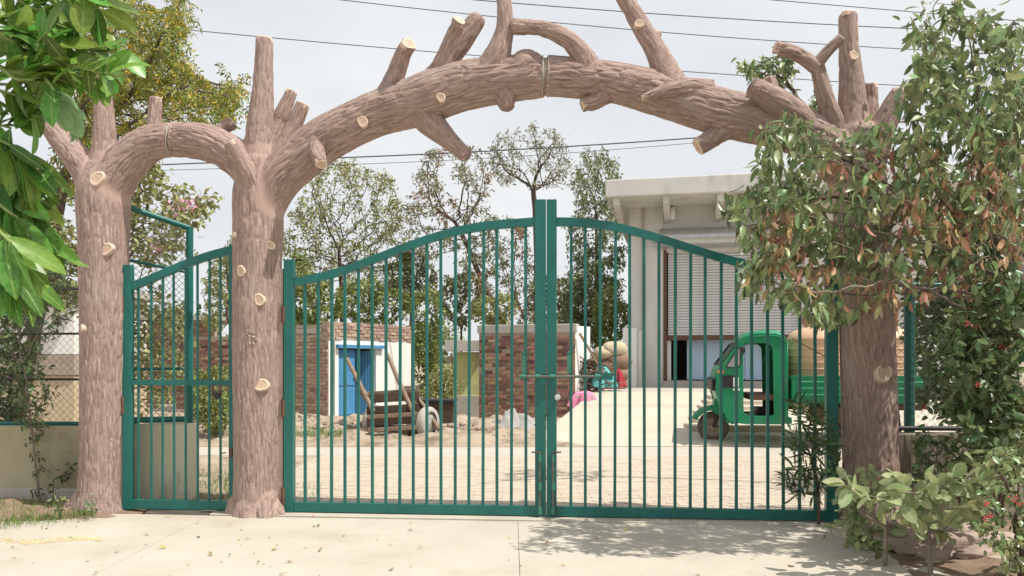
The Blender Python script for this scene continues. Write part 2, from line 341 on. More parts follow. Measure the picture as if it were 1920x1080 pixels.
def leaf_objs(name, tmpls, pos, D, U, sc, mat, parent):
    mes = []
    for k, (V, F_) in enumerate(tmpls):
        key = (id(V), mat.name)
        if key not in _lm:
            me = bpy.data.meshes.new(name); me.from_pydata([tuple(v) for v in V], [], F_)
            me.polygons.foreach_set('use_smooth', [True]*len(F_)); me.materials.append(mat); _lm[key] = me
            at = me.attributes.new('rib', 'FLOAT_VECTOR', 'POINT'); at.data.foreach_set('vector', np.array([(v[0], 1.0 if abs(v[1]) > 1e-6 else 0.0, 0) for v in V], np.float32).ravel())
        mes.append(_lm[key])
    o0 = wloc(parent); X, Y, Z = basis(np.asarray(D, float), np.asarray(U, float))
    for i in range(len(pos)):
        o = bpy.data.objects.new(name, mes[i % len(mes)]); COL.objects.link(o); o.parent = parent
        m = Matrix((X[i], Y[i], Z[i])).transposed().to_4x4(); m.translation = Vector(pos[i])-o0
        o.matrix_local = m @ Matrix.Diagonal((sc[i], sc[i], sc[i], 1))
def colonize(trunk, att, step, infl, kill, iters=140):
    nodes = [Vector(p) for p in trunk]; par = [-1]+list(range(len(trunk)-1))
    A = np.array([tuple(a) for a in att]); Nn = np.array([tuple(p) for p in nodes])
    d = np.linalg.norm(A[:, None]-Nn[None], axis=2); near = d.argmin(1); nd_ = d.min(1); live = np.ones(len(A), bool)
    tries = {}
    for it in range(iters):
        act = live & (nd_ < infl)
        if not act.any():
            if not live.any(): break
            act = live & (nd_ <= nd_[live].min()+1e-6)
        new = []
        for n in np.unique(near[act]):
            s = A[act & (near == n)]-Nn[n]; v = (s/np.linalg.norm(s, axis=1, keepdims=True).clip(1e-6)).sum(0)
            l = np.linalg.norm(v)
            if l < 1e-3 or tries.get(n, 0) > 4: continue
            tries[n] = tries.get(n, 0)+1
            p = Nn[n]+v/l*step+npr.normal(0, step*.16, 3); new.append((p, n))
        if not new: break
        b = len(par); Q = np.array([p for p, _ in new]); par += [int(n) for _, n in new]; Nn = np.vstack([Nn, Q])
        dd = np.linalg.norm(A[:, None]-Q[None], axis=2); m = dd.min(1); j = dd.argmin(1)
        up = m < nd_; near[up] = b+j[up]; nd_[up] = m[up]; live &= nd_ > kill
    return Nn, np.array(par)
def limbs(Nn, par, r_tip, r_base, expo=2.3):
    n = len(par); w = np.zeros(n); ch = [[] for _ in range(n)]
    for i in range(1, n): ch[par[i]].append(i)
    for i in range(n-1, -1, -1):
        if not ch[i]: w[i] = 1
        if par[i] >= 0: w[par[i]] += w[i]
    r = r_tip*(w**(1/expo)); k = max(r.max(), 1e-6)
    if r[0] > 0: r = r_tip+(r-r_tip)*max((r_base-r_tip)/(r[0]-r_tip+1e-9), .01)
    return r, w, ch
def limb_mesh(Nn, par, r, ch, n=6, rmin=0):
    mb = MB(); seen = set(); stack = [0]
    while stack:
        s = stack.pop(); chain = [s] if par[s] < 0 else [par[s], s]
        while ch[chain[-1]]:
            c = sorted(ch[chain[-1]], key=lambda q: -r[q]); stack += c[1:]; chain.append(c[0])
        rad = [r[q] for q in chain]
        if par[s] >= 0: rad[0] = min(rad[0], rad[1]*1.15)
        if len(chain) > 1 and max(rad) >= rmin: mb.tube([Vector(Nn[q]) for q in chain], rad, n if max(rad) > .03 else max(4, n-2), cap=False)
    return mb
def ell(els, n, Y):
    """random points inside ellipses given in photo px at depth range Y"""
    out = []; wt = [e[2]*e[3]*(e[4] if len(e) > 4 else 1) for e in els]
    for _ in range(n):
        e = rnd.choices(els, wt)[0]; a = rnd.uniform(0, 6.283); q = math.sqrt(rnd.random())
        y = rnd.uniform(*(e[5] if len(e) > 5 else Y))
        out.append(P(e[0]+e[2]*q*math.cos(a), e[1]+e[3]*q*math.sin(a), y))
    return out
def twig_leaves(Nn, par, w, wmax, per, spread, droop, rng_):
    ids = np.where(w <= wmax)[0]; ids = ids[ids > 0]
    src = np.repeat(ids, per); n = len(src); bd = Nn[src]-Nn[par[src]]; bd /= np.linalg.norm(bd, axis=1, keepdims=True).clip(1e-6)
    t = rng_.random((n, 1)); pos = Nn[src]*(1-t)+Nn[par[src]]*t+rng_.normal(0, spread, (n, 3))
    D = bd*.6+rng_.normal(0, .6, (n, 3)); D[:, 2] -= droop
    U = rng_.normal(0, .8, (n, 3)); U[:, 2] += .9
    return pos, D, U

# ------------------------------------------------------------------ the ground and what lies on it
def sheet(name, poly, mat, z=None):
    mb = MB(); mb.add([(p[0], p[1], p[2] if len(p) > 2 else z) for p in poly], [tuple(range(len(poly)))])
    return put(mb.build(name, mat, fix=False), kind='structure')
ground = sheet('ground', [(-300, -60, -.06), (300, -60, -.06), (300, 900, -.06), (-300, 900, -.06)], M['dirt'])
def gy(x): return 7.02-.09*x
drive = sheet('driveway', [(-9, -3, -.03), (9, -3, -.03), (9, gy(9)+.2, -.03), (-9, gy(-9)+.2, -.03)], M['sand'])
for i in range(6):                                       # cast slabs with thin joints
    for j in range(4):
        x0, x1 = -8.2+i*2.75+(.9 if j % 2 else 0), -8.2+(i+1)*2.75+(.9 if j % 2 else 0)
        def yy(x, k): return gy(x)-.17-k*2.35
        g = .0015; q = []
        for x, k in ((x0+g, j+1), (x1-g, j+1), (x1-g, j), (x0+g, j)): q.append(Vector((x, yy(x, k)+(g if k == j+1 else -g), -.025)))
        z = rnd.uniform(-.0015, .0015)
        MB().prism(q, (0, 0, .025+z)).build('slab', M['conc'], drive, bevel=.002)
th = MB().prism([(-2.7, gy(-2.7)-.165, -.02), (3.0, gy(3)-.165, -.02), (3.0, gy(3)+.12, -.02), (-2.7, gy(-2.7)+.12, -.02)], (0, 0, .031)).build('threshold_strip', M['conc'], bevel=.004)
put(th, kind='structure')
yard = sheet('courtyard', [(-2.9, gy(-2.9)+.12, -.02), (6.5, gy(6.5)+.12, -.02), (6.5, 11.6, -.02), (-2.9, 11.6, -.02)], M['sand'])
# pavers: the largest 300 in view one by one, the rest joined
def paver_v(x, y, dz=0, j=.0015):
    return [(x+sx*.0985+rnd.uniform(-j, j), y+sy*.0485+rnd.uniform(-j, j), dz+rnd.uniform(-.001, .001)) for sx, sy in ((-1, -1), (1, -1), (1, 1), (-1, 1))]
pm = []
for k in range(5):
    v = paver_v(0, 0); me = bpy.data.meshes.new('paver')
    vs_ = [(a, b, -.03) for a, b, c in v]+[(a*.985, b*.97, c) for a, b, c in v]
    me.from_pydata(vs_, [], [(4, 5, 6, 7), (0, 1, 5, 4), (1, 2, 6, 5), (2, 3, 7, 6), (3, 0, 4, 7)]); me.materials.append(M['paver']); pm.append(me)
spots = []
row = 0; y = 7.15
while y < 11.55:
    x = -2.8+(row % 2)*.1
    while x < 6.4:
        if y > gy(x)+.2:
            px = 960+x/y*F; spots.append((x, y, 360 < px < 1570))
        x += .2
    y += .1; row += 1
vis = sorted([s for s in spots if s[2] and 545 < 960+s[0]/s[1]*F], key=lambda s: s[1])
near_set = set((s[0], s[1]) for s in vis[:300])
mb = MB()
for x, y, v in spots:
    dz = rnd.gauss(-.003, .0011)
    if (x, y) in near_set:
        o = bpy.data.objects.new('paver', rnd.choice(pm)); COL.objects.link(o); o.parent = yard
        o.location = (x, y, dz); o.rotation_euler = (rnd.gauss(0, .006), rnd.gauss(0, .004), rnd.gauss(0, .008))
    else:
        v = paver_v(x, y, dz); mb.add([(a, b, -.03) for a, b, c in v]+v, [(4, 5, 6, 7), (0, 1, 5, 4), (1, 2, 6, 5), (2, 3, 7, 6), (3, 0, 4, 7)])
put(mb.build('paving', M['paver_far'], yard, fix=False), kind='stuff')
road = sheet('road', [(-40, 11.6, -.016), (40, 11.6, -.016), (40, 12.95, -.016), (-40, 12.95, -.016)], M['road'])
# concrete ramp up to the shop platform
ra = [(.25, 12.9, -.01), (9.5, 12.9, -.01), (9.5, 18.3, .66), (1.86, 18.3, .66)]
mb = MB(); mb.add(ra+[(x, y, -.08) for x, y, z in ra], [(0, 1, 2, 3), (3, 7, 4, 0), (2, 6, 7, 3), (1, 5, 6, 2)])
put(mb.build('ramp', M['ramp']), kind='structure')
put(MB().prism([(1.86, 18.3, -.08), (11, 18.3, -.08), (11, 23, -.08), (1.86, 23, -.08)], (0, 0, .75)).build('shop_platform', M['cement'], bevel=.02), kind='structure')
# soil beds at both sides of the driveway
def lump(poly, nx, ny, h, amp, fr, seed):
    """quad patch with noisy height, edges falling to the ground"""
    mb = MB(); vs_ = []
    for j in range(ny+1):
        for i in range(nx+1):
            u, v = i/nx, j/ny
            p = (Vector(poly[0])*(1-u)+Vector(poly[1])*u)*(1-v)+(Vector(poly[3])*(1-u)+Vector(poly[2])*u)*v
            e = min(u, 1-u, v, 1-v)*6; e = min(e, 1)**.6
            z = e*(h+amp*noise.fractal(Vector((p.x*fr+seed, p.y*fr, seed)), 1.0, 2.0, 5))
            vs_.append((p.x+.03*noise.noise(p*9), p.y+.03*noise.noise(p*8+Vector((3, 1, 2))), p.z+z-.012))
    mb.add(vs_, [(j*(nx+1)+i, j*(nx+1)+i+1, (j+1)*(nx+1)+i+1, (j+1)*(nx+1)+i) for j in range(ny) for i in range(nx)], True)
    return mb
put(lump([(-7.5, 6.1, 0), (-3.35, 7.0, 0), (-3.5, 8.2, 0), (-7.5, 8.2, 0)], 90, 26, .05, .05, 3, 2).build('soil_bed', M['soil']), kind='structure')
put(lump([(2.35, 4.2, 0), (6.5, 3.2, 0), (6.5, 8, 0), (2.95, 7.3, 0)], 70, 70, .05, .06, 3, 5).build('planting_bed', M['soil']), kind='structure')
put(lump([(-9, 12.85, 0), (1.2, 12.85, 0), (2.0, 18.8, 0), (-9, 18.8, 0)], 150, 80, .10, .16, 1.6, 8).build('dirt_verge', M['dirt']), kind='structure')
put(lump([(-5.2, 7.9, 0), (-2.75, 7.5, 0), (-2.75, 11.7, 0), (-6.5, 11.7, 0)], 60, 60, .03, .05, 2.4, 9).build('dirt_path', M['dirt']), kind='structure')

# ------------------------------------------------------------------ the carved concrete tree gateway
gate_arch = empty('tree_gateway', G(480, 970), 'pinkish brown concrete archway carved as three tree trunks with joined limbs', 'archway')
AO = wloc(gate_arch)
def cat(pts, n):
    """Catmull-Rom through (vector..., radius) rows -> dense list of (Vector, r)"""
    P_ = [Vector((*p[0], p[1])) for p in pts]; P_ = [P_[0]*2-P_[1]]+P_+[P_[-1]*2-P_[-2]]; out = []
    for i in range(1, len(P_)-2):
        a, b, c, d = P_[i-1:i+3]
        for k in range(n):
            t = k/n; out.append(.5*((2*b)+(c-a)*t+(2*a-5*b+4*c-d)*t*t+(3*b-a-3*c+d)*t**3))
    out.append(P_[-2]); return [(Vector(q[:3]), q[3]) for q in out]
def chainpx(rows, off=0):
    """rows (px, py, radius px[, offset m])"""
    return [(G(r[0], r[1], (r[3] if len(r) > 3 else 0)+off), r[2]/GS(r[0])) for r in rows]
class Skel:
    def __init__(s, chains):
        P_, T, N, Rr, S = [], [], [], [], []; s.id = []
        for ci, ch in enumerate(chains):
            x = None; acc = ci*3.7
            for i, (p, r) in enumerate(ch):
                t = (ch[min(i+1, len(ch)-1)][0]-ch[max(i-1, 0)][0]).normalized()
                if x is None:
                    x = t.cross(Vector((0, 1, 0)))
                    if x.length < .1: x = t.cross(Vector((1, 0, 0)))
                x = (x-t*x.dot(t)).normalized()
                if i: acc += (p-ch[i-1][0]).length
                P_.append(p); T.append(t); N.append(x.copy()); Rr.append(r); S.append(acc); s.id.append(ci)
        s.P, s.T, s.N, s.R, s.S = (np.array([tuple(q) for q in P_]), np.array([tuple(q) for q in T]), np.array([tuple(q) for q in N]), np.array(Rr), np.array(S))
    def coords(s, V):
        out = np.zeros((len(V), 3)); s.fade = np.ones(len(V)); s.tz = np.zeros(len(V)); ids = np.array(s.id)
        for a in range(0, len(V), 8000):
            v = V[a:a+8000]; d = np.linalg.norm(v[:, None]-s.P[None], axis=2)/(s.R[None]+.03); k = d.argmin(1)
            if ids.max() > 0:
                m = np.stack([d[:, ids == c].min(1) for c in range(ids.max()+1)], 1); m.sort(axis=1); f = ((m[:, 1]-m[:, 0])/.16).clip(0, 1); s.fade[a:a+8000] = f*f*(3-2*f)
            s.tz[a:a+8000] = np.abs(s.T[k, 2])
            q = v-s.P[k]; al = (q*s.T[k]).sum(1); q = q-al[:, None]*s.T[k]
            B = np.cross(s.T[k], s.N[k]); x = (q*s.N[k]).sum(1); y = (q*B).sum(1); l = np.hypot(x, y).clip(1e-5)
            out[a:a+8000] = np.stack([x/l*s.R[k], y/l*s.R[k], s.S[k]+al], 1)
        return out
def bark_disp(c, amp):
    n = noise.noise; out = np.zeros(len(c))
    for i, (x, y, z) in enumerate(c):
        w = n(Vector((x*6, y*6, z*3)))*.7
        a = n(Vector((x*27+w, y*27-w, z*5+w)))
        b = n(Vector((x*52+5, y*52+w, z*10)))
        lo = n(Vector((x*4+9, y*4, z*2.2)))
        g = min(1, abs(a)*4.2)                           # plates between narrow grooves
        out[i] = amp*(g*1.25-.9+.4*b*g)+amp*.9*lo
    return out
def bark_finish(me, skel, amp):
    n = len(me.vertices); V = np.zeros(n*3, np.float32); me.vertices.foreach_get('co', V); V = V.reshape(-1, 3).astype(float)
    Nn = np.zeros(n*3, np.float32); me.vertices.foreach_get('normal', Nn); Nn = Nn.reshape(-1, 3)
    c = skel.coords(V); V = V+Nn*(bark_disp(c, amp)*(.15+.85*skel.fade)*(1-.5*skel.tz))[:, None]
    me.vertices.foreach_set('co', (V-np.array(AO)).astype(np.float32).ravel())
    at = me.attributes.new('bark', 'FLOAT_VECTOR', 'POINT'); at.data.foreach_set('vector', c.astype(np.float32).ravel())
    af = me.attributes.new('limb_blend', 'FLOAT', 'POINT'); af.data.foreach_set('value', skel.fade.astype(np.float32))
    me.polygons.foreach_set('use_smooth', np.ones(len(me.polygons), bool)); me.update()
def section(chains, amp=.0125, voxel=.0092, it=40):
    mb = MB()
    for ch in chains: mb.tube([p for p, r in ch], [r for p, r in ch], 24, True)
    me = bpy.data.meshes.new('trunk'); me.from_pydata([tuple(v) for v in mb.v], [], mb.f); me.update()
    bm = bmesh.new(); bm.from_mesh(me); bmesh.ops.remove_doubles(bm, verts=bm.verts, dist=1e-5); bmesh.ops.recalc_face_normals(bm, faces=bm.faces); bm.to_mesh(me); bm.free()
    o = bpy.data.objects.new('tmp', me); COL.objects.link(o)
    m = o.modifiers.new('r', 'REMESH'); m.mode = 'VOXEL'; m.voxel_size = voxel
    m = o.modifiers.new('s', 'SMOOTH'); m.factor = .5; m.iterations = it
    dg = bpy.context.evaluated_depsgraph_get(); dg.update()
    me2 = bpy.data.meshes.new_from_object(o.evaluated_get(dg)); bpy.data.objects.remove(o); bpy.data.meshes.remove(me)
    bark_finish(me2, Skel(chains), amp); me2.name = 'trunk'
    return link('trunk', me2, M['bark'], gate_arch)
c_ = lambda rows, n=14: cat(chainpx(rows), n)
# left trunk with its fork and half of the small arch
LT = section([
    c_([(188, 985, 60), (188, 958, 52), (189, 925, 43), (190, 880, 39), (194, 760, 41), (196, 600, 42), (194, 450, 44), (194, 360, 46), (196, 310, 30)]),
    c_([(194, 380, 40), (215, 335, 40), (245, 298, 36), (280, 270, 33), (326, 262, 31)]),
    c_([(190, 390, 36), (168, 330, 30), (140, 292, 26), (112, 258, 22), (84, 222, 19)]),
    c_([(194, 370, 34), (196, 300, 25), (196, 240, 20), (193, 172, 15)]),
    c_([(175, 930, 30), (140, 956, 22, .05), (105, 972, 10, .08)], 10),
])
# middle trunk from the small joint to the big joint
CT = section([
    c_([(481, 995, 62), (481, 972, 55), (481, 948, 47), (482, 900, 43), (482, 700, 44), (482, 520, 44), (484, 420, 46), (486, 350, 46), (488, 300, 34)]),
    c_([(488, 380, 40), (478, 335, 36), (452, 303, 34), (415, 278, 34), (375, 264, 33), (328, 261, 32)]),
    c_([(488, 370, 40), (486, 310, 32), (486, 250, 26), (492, 180, 20.5), (495, 120, 17.5), (496, 72, 15.5)]),
    c_([(492, 390, 40), (520, 338, 42), (560, 300, 42), (620, 255, 41), (700, 216, 41), (770, 194, 44), (815, 178, 46), (865, 163, 45), (920, 152, 44), (970, 146, 41), (1019, 143, 37)]),
    c_([(447, 940, 20), (436, 966, 15, .08), (428, 985, 9, .1)], 8), c_([(505, 940, 20), (522, 968, 14, .1), (532, 985, 8, .12)], 8),
    c_([(470, 940, 20, .08), (462, 970, 15, .2), (455, 990, 8, .24)], 8), c_([(500, 940, 20, .08), (498, 970, 14, .2), (500, 990, 8, .24)], 8),
])
RT = section([
    c_([(1632, 1010, 70), (1632, 985, 60), (1632, 950, 53), (1632, 880, 49), (1628, 700, 49), (1622, 520, 49), (1615, 400, 50), (1605, 300, 46), (1600, 240, 34)]),
    c_([(1025, 143, 37), (1080, 147, 36), (1150, 155, 36), (1220, 172, 40), (1300, 196, 42), (1380, 218, 43), (1460, 236, 43), (1530, 262, 44), (1590, 320, 44), (1612, 390, 42)]),
    c_([(1605, 320, 40), (1600, 230, 30), (1596, 150, 22), (1591, 80, 18), (1590, 26, 17)]),
    c_([(1610, 360, 36), (1640, 280, 28), (1665, 220, 22), (1690, 172, 18)]),
    c_([(1660, 930, 26), (1690, 970, 20, .1), (1730, 1000, 12, .16)], 8),
])
def cut_mesh(r, seed):
    rr = random.Random(seed); n = 22; prof = [(0, .0), (.25, .0), (.5, .001), (.7, .0), (.76, .003), (.96, .002), (1.0, -.004), (1.04, -.04)]
    ph = rr.uniform(0, 6); V = []; ring = []; Fc = []
    for i, (q, h) in enumerate(prof):
        for k in range(n):
            a = 2*math.pi*k/n; e = 1+.11*math.sin(2*a+ph)+.06*math.sin(3*a+ph*2)+.02*math.sin(7*a+ph)
            V.append((math.cos(a)*r*q*e, math.sin(a)*r*q*e, h)); ring.append(min(q, 1)*.9-.05)
    for i in range(len(prof)-1):
        for k in range(n): Fc.append((i*n+k, i*n+(k+1) % n, (i+1)*n+(k+1) % n, (i+1)*n+k))
    me = bpy.data.meshes.new('cut_end'); me.from_pydata(V, [], Fc); me.polygons.foreach_set('use_smooth', [True]*len(Fc))
    at = me.attributes.new('ring', 'FLOAT', 'POINT'); at.data.foreach_set('value', ring); me.materials.append(M['cut']); me.update()
    bm = bmesh.new(); bm.from_mesh(me); bmesh.ops.recalc_face_normals(bm, faces=bm.faces); bm.to_mesh(me); bm.free()
    return me
def cut_face(p, nrm, r, parent, seed=1):
    o = bpy.data.objects.new('cut_end', cut_mesh(r, seed)); COL.objects.link(o); o.parent = parent
    o.matrix_local = Matrix.Translation(Vector(p)-wloc(parent)) @ Vector(nrm).to_track_quat('Z', 'Y').to_matrix().to_4x4()
    return o
def stub(rows, cut=True, amp=.010, flare=1.35, blunt=False, seed=1, face=None):
    ch = cat(chainpx(rows), max(6, int(26/len(rows))))
    m = len(ch); ch = [(p, r*(1+(flare-1)*max(0, 1-i/(m*.3))**2)) for i, (p, r) in enumerate(ch)]
    if blunt:
        t = (ch[-1][0]-ch[-3][0]).normalized(); p, r = ch[-1]
        ch += [(p+t*r*.35, r*.92), (p+t*r*.6, r*.7), (p+t*r*.72, r*.35)]
    mb = MB(); mb.tube([p for p, r in ch], [r for p, r in ch], 26, True)
    me = bpy.data.meshes.new('branch_stub'); me.from_pydata([tuple(v) for v in mb.v], [], mb.f); me.update()
    bm = bmesh.new(); bm.from_mesh(me); bmesh.ops.remove_doubles(bm, verts=bm.verts, dist=1e-5)
    bmesh.ops.subdivide_edges(bm, edges=[e for e in bm.edges], cuts=1, use_grid_fill=True)
    bmesh.ops.recalc_face_normals(bm, faces=bm.faces); bm.to_mesh(me); bm.free()
    bark_finish(me, Skel([ch]), amp); o = link('branch_stub', me, M['bark'], gate_arch)
    if cut:
        t = (ch[-1][0]-ch[-3][0]).normalized()
        cut_face(ch[-1][0]+t*.003, t, ch[-1][1]*.93, o, seed)
    return o
# stubs, (px, py, radius px, metres towards the street)
stub([(292, 262, 17), (290, 225, 13), (292, 184, 11)], seed=2)
stub([(395, 268, 15, -.05), (415, 245, 13, -.1), (437, 229, 11, -.12)], seed=3)
stub([(482, 385, 24, .06), (468, 335, 19, .17), (450, 298, 16, .24), (432, 266, 13.5, .3)], seed=4, flare=1.1)
stub([(500, 300, 22, -.05), (520, 235, 15, -.12), (528, 215, 14.5, -.13), (547, 172, 11, -.16)], seed=5)
stub([(525, 300, 20, -.02), (548, 245, 15, -.03), (568, 195, 12.5, -.03)], seed=6)
stub([(592, 270, 15, .12), (596, 290, 13, .22), (603, 308, 11, .3)], seed=7)
stub([(712, 210, 24), (738, 150, 18, .03), (755, 103, 15, .1), (767, 82, 14, .19)], seed=8)
stub([(735, 150, 9, 0), (748, 156, 7, -.05), (762, 163, 6, -.08)], seed=9, flare=1)
stub([(805, 175, 22, .02), (830, 115, 16, .05), (848, 70, 13.5, .08), (861, 38, 12, .17)], seed=10)
stub([(780, 190, 24, -.04), (830, 125, 20, -.12), (868, 75, 20, -.14), (892, 40, 18, -.15)], cut=False, blunt=True)
stub([(905, 158, 36, .02), (930, 110, 26, .08), (945, 60, 17, .1), (946, 20, 14.5, .1), (941, -30, 13, .02)], flare=1.0)
stub([(955, 158, 26, .03), (983, 126, 30, .04), (1001, 124, 25, .04)], cut=False, blunt=True, flare=1.0)
stub([(1120, 158, 24, .02), (1090, 102, 19, .08), (1060, 72, 16, .12), (1015, 54, 14, .13), (966, 51, 13, .13)], cut=False, blunt=True)
stub([(1258, 165, 32, 0), (1235, 105, 21, 0), (1205, 55, 18, 0), (1180, 12, 16, .02), (1163, -18, 15, .03)], flare=1.05)
stub([(1222, 90, 12, -.02), (1232, 62, 9, -.04)], flare=1.2, seed=12)
stub([(770, 192, 32, 0), (812, 234, 25, 0), (845, 265, 17, .02), (872, 290, 14, .03)], cut=False, blunt=True, flare=1.05)
stub([(945, 160, 26, .04), (948, 186, 19, .06), (950, 196, 15, .07)], cut=False, blunt=True, flare=1.2)
stub([(1145, 165, 24, 0), (1115, 190, 15, .04), (1092, 198, 11, .06)], seed=13)
stub([(1330, 172, 22, .04), (1290, 166, 17, .13), (1250, 170, 12, .2), (1205, 183, 6.5, .23)], seed=14, flare=1.0)
stub([(1388, 222, 29, 0), (1345, 252, 19, .02), (1309, 276, 16, .04)], seed=15)
stub([(1525, 258, 30, 0), (1490, 218, 27, .12), (1455, 190, 23, .2), (1418, 168, 19, .27)], cut=False, blunt=True, flare=1)
stub([(1462, 205, 18, -.08), (1450, 175, 14, -.12), (1441, 148, 12, -.14)], seed=16)
stub([(1575, 280, 22, 0), (1560, 225, 19, .08), (1546, 180, 15.5, .12), (1530, 115, 12.5, .14)], cut=False, flare=1)
stub([(1533, 128, 13, .14), (1500, 104, 12, .16), (1453, 88, 11, .18)], seed=17, flare=1)
stub([(1530, 122, 11, .14), (1552, 96, 9.5, .17), (1577, 71, 8.5, .2)], seed=18, flare=1)
stub([(1632, 250, 18, -.1), (1632, 200, 15, -.15), (1631, 160, 13, -.16)], seed=19)
# tops of the three upright leaders and sawn knots on the trunks
for px, py, r, s in ((193, 172, 15, 20), (496, 71, 15.5, 21), (1590, 25, 17, 22), (84, 222, 19, 23), (1690, 172, 18, 24)):
    up = Vector((0, 0, 1)) if s in (20, 21, 22) else (Vector((-.6, 0, .8)) if s == 23 else Vector((.4, 0, .9)))
    par = LT if s in (20, 23) else CT if s == 21 else RT
    cut_face(G(px, py)-up*.002, up, r/GS(px)*.9, par, s)
_bvh = {}
def knot(px, py, r, par, off, tilt=(0, 0), seed=1):
    key = par.name
    if key not in _bvh: _bvh[key] = BVHTree.FromPolygons([v.co+AO for v in par.data.vertices], [tuple(p.vertices) for p in par.data.polygons])
    hit, n, i_, d_ = _bvh[key].ray_cast(Vector((0, 0, CH)), (G(px, py)-Vector((0, 0, CH))).normalized())
    nrm = GN+GX*tilt[0]*.7+Vector((0, 0, tilt[1]))
    p = hit if hit else G(px, py, off)
    cut_face(p+nrm.normalized()*.012, nrm, r/GS(px), par, seed)
for a in ((183, 335, 14, LT, .235, (-.1, .25), 31), (200, 467, 12, LT, .215, (0, .1), 32), (680, 228, 10, CT, .205, (.1, 0), 33), (827, 183, 8.5, CT, .235, (0, 0), 34),
          (953, 179, 9, CT, .2, (0, -.2), 35), (507, 460, 8.5, CT, .19, (.4, 0), 36), (453, 508, 9.5, CT, .185, (-.4, 0), 37), (487, 562, 10.5, CT, .222, (.05, 0), 38),
          (491, 722, 12.5, CT, .22, (.1, .25), 39), (440, 440, 6, CT, .06, (-1.5, .2), 40), (155, 615, 7, LT, .06, (-1.5, 0), 41), (1600, 105, 8.5, RT, .095, (.2, .2), 42),
          (1656, 700, 17, RT, .185, (.5, .3), 43), (1038, 60, 8, RT, .12, (0, .2), 44), (1198, 45, 8, RT, .09, (.1, .1), 45)): knot(*a)
# rough dug-out knot on the middle trunk and mortar in both joints
mb = MB(); c = G(471, 632, .205)
for k in range(26):
    a = rnd.uniform(0, 6.28); q = rnd.random()**.5; p = c+GX*math.cos(a)*q*.05+Vector((0, 0, 1))*math.sin(a)*q*.075+GN*rnd.uniform(0, .012)
    mb.lathe(p, [(0, .012), (.008, .008), (.012, 0), (.008, -.02)], GN+Vector((rnd.gauss(0, .5), 0, rnd.gauss(0, .5))), 6)
mb.build('rough_knot', M['stone'], gate_arch)
for px, py, r, t in ((327, 262, 27, (1, 0, -.1)), (1022, 143, 33, (1, 0, 0))):
    t = Vector(t); mb = MB(); p = G(px, py); mb.tube([p-t*.06, p+t*.06], r/GS(px), 24); mb.build('joint_mortar', M['mortar'], gate_arch)
    for s in (-1, 1):
        mb = MB(); q = p+t*s*(.024 if px > 900 else .014); n = 30; ring = []
        x = t.cross(Vector((0, 1, 0))).normalized(); y = t.cross(x)
        for k in range(n+1):
            a = 2*math.pi*k/n; ring.append(q+(x*math.cos(a)+y*math.sin(a))*(r+4+1.2*noise.noise(Vector((k*.9, s, px))))/GS(px))
        mb.tube(ring, .005, 6); mb.build('joint_lip', M['cut'] if px < 400 and s > 0 else M['cement'], gate_arch)
# painted steel-backed jambs beside the trunks
for px in (229, 529):
    mb = MB(); a, b = G(px, 975, -.02), G(px, 505, -.02); a.z = 0; mb.bar(a, b, .05, .09); mb.build('jamb', M['rock'], gate_arch)

# ------------------------------------------------------------------ gates
def zc(px, py): return G(px, py).z
def gbox(mb, px, z0, z1, w, d=.05, off=0):
    p = G(px, 700, off); q = Matrix((GX, -GN, Vector((0, 0, 1)))).transposed()
    mb.box((p.x, p.y, (z0+z1)/2), (w, d, z1-z0), q)
def curve_rail(pts, th, d=.05):
    """pts (px, py of the upper edge); swept box"""
    P_ = []
    for i in range(len(pts)-1):
        for k in range(6):
            t = k/6; P_.append((pts[i][0]*(1-t)+pts[i+1][0]*t, pts[i][1], pts[i+1][1], t, i))
    xs = [p[0] for p in pts]; ys = [p[1] for p in pts]
    X = np.linspace(xs[0], xs[-1], 40)
    # smooth interpolation
    co = np.polyfit(xs, ys, min(5, len(xs)-1)); Y = np.polyval(co, X)
    vs_ = []; fs = []
    for i, (x, y) in enumerate(zip(X, Y)):
        for off in (d/2, -d/2):
            for dz in (0, -th):
                v = G(x, y, 0); v.z += dz; vs_.append(v+GN*off)
    for i in range(len(X)-1):
        b = 4*i; fs += [(b, b+1, b+5, b+4), (b+2, b+6, b+7, b+3), (b, b+4, b+6, b+2), (b+1, b+3, b+7, b+5)]
    fs += [(0, 2, 3, 1), (len(vs_)-4, len(vs_)-3, len(vs_)-1, len(vs_)-2)]
    return MB().add(vs_, fs), co
def gate_leaf(name, label, stiles, rail, bars, th=.076, mid=None, bw=.0255):
    """stiles: (px, py top, width px)"""
    root = empty(name, G((stiles[0][0]+stiles[-1][0])/2, 965), label, 'gate', 'green gate leaves under the tree arch'); root.location.z = 0
    for px, pt, w in stiles:
        mb = MB(); gbox(mb, px, .012, zc(px, pt), w/GS(px), .07); mb.build('stile', M['green'], root, bevel=.004)
    mb, co = curve_rail(rail, th); mb.build('top_rail', M['green'], root, bevel=.003)
    a, b = rail[0][0], rail[-1][0]
    mb = MB(); p, q = G(a, 900), G(b, 900); p.z = q.z = .062; mb.bar(p, q, .055, .085); mb.build('bottom_rail', M['green'], root, bevel=.003)
    if mid:
        p, q = G(a, mid), G(b, mid); q.z = p.z; mb = MB(); mb.bar(p, q, .045, .05); mb.build('middle_rail', M['green'], root, bevel=.003)
    for px in bars:
        zt = zc(px, np.polyval(co, px))-th*.6; mb = MB(); gbox(mb, px+rnd.uniform(-.6, .6), .09, zt, bw, bw, 0); lean = rnd.gauss(0, .0022)
        for v in mb.v: v += GX*lean*(v.z-.09)
        mb.build('bar', M['green'], root, bevel=.004)
    return root
LB = [572.5, 596.7, 621.7, 646.4, 672.2, 697.8, 723.3, 748.9, 774.7, 800.6, 826.9, 853.3, 879.4, 906.1, 932.2, 958.9, 986.1]
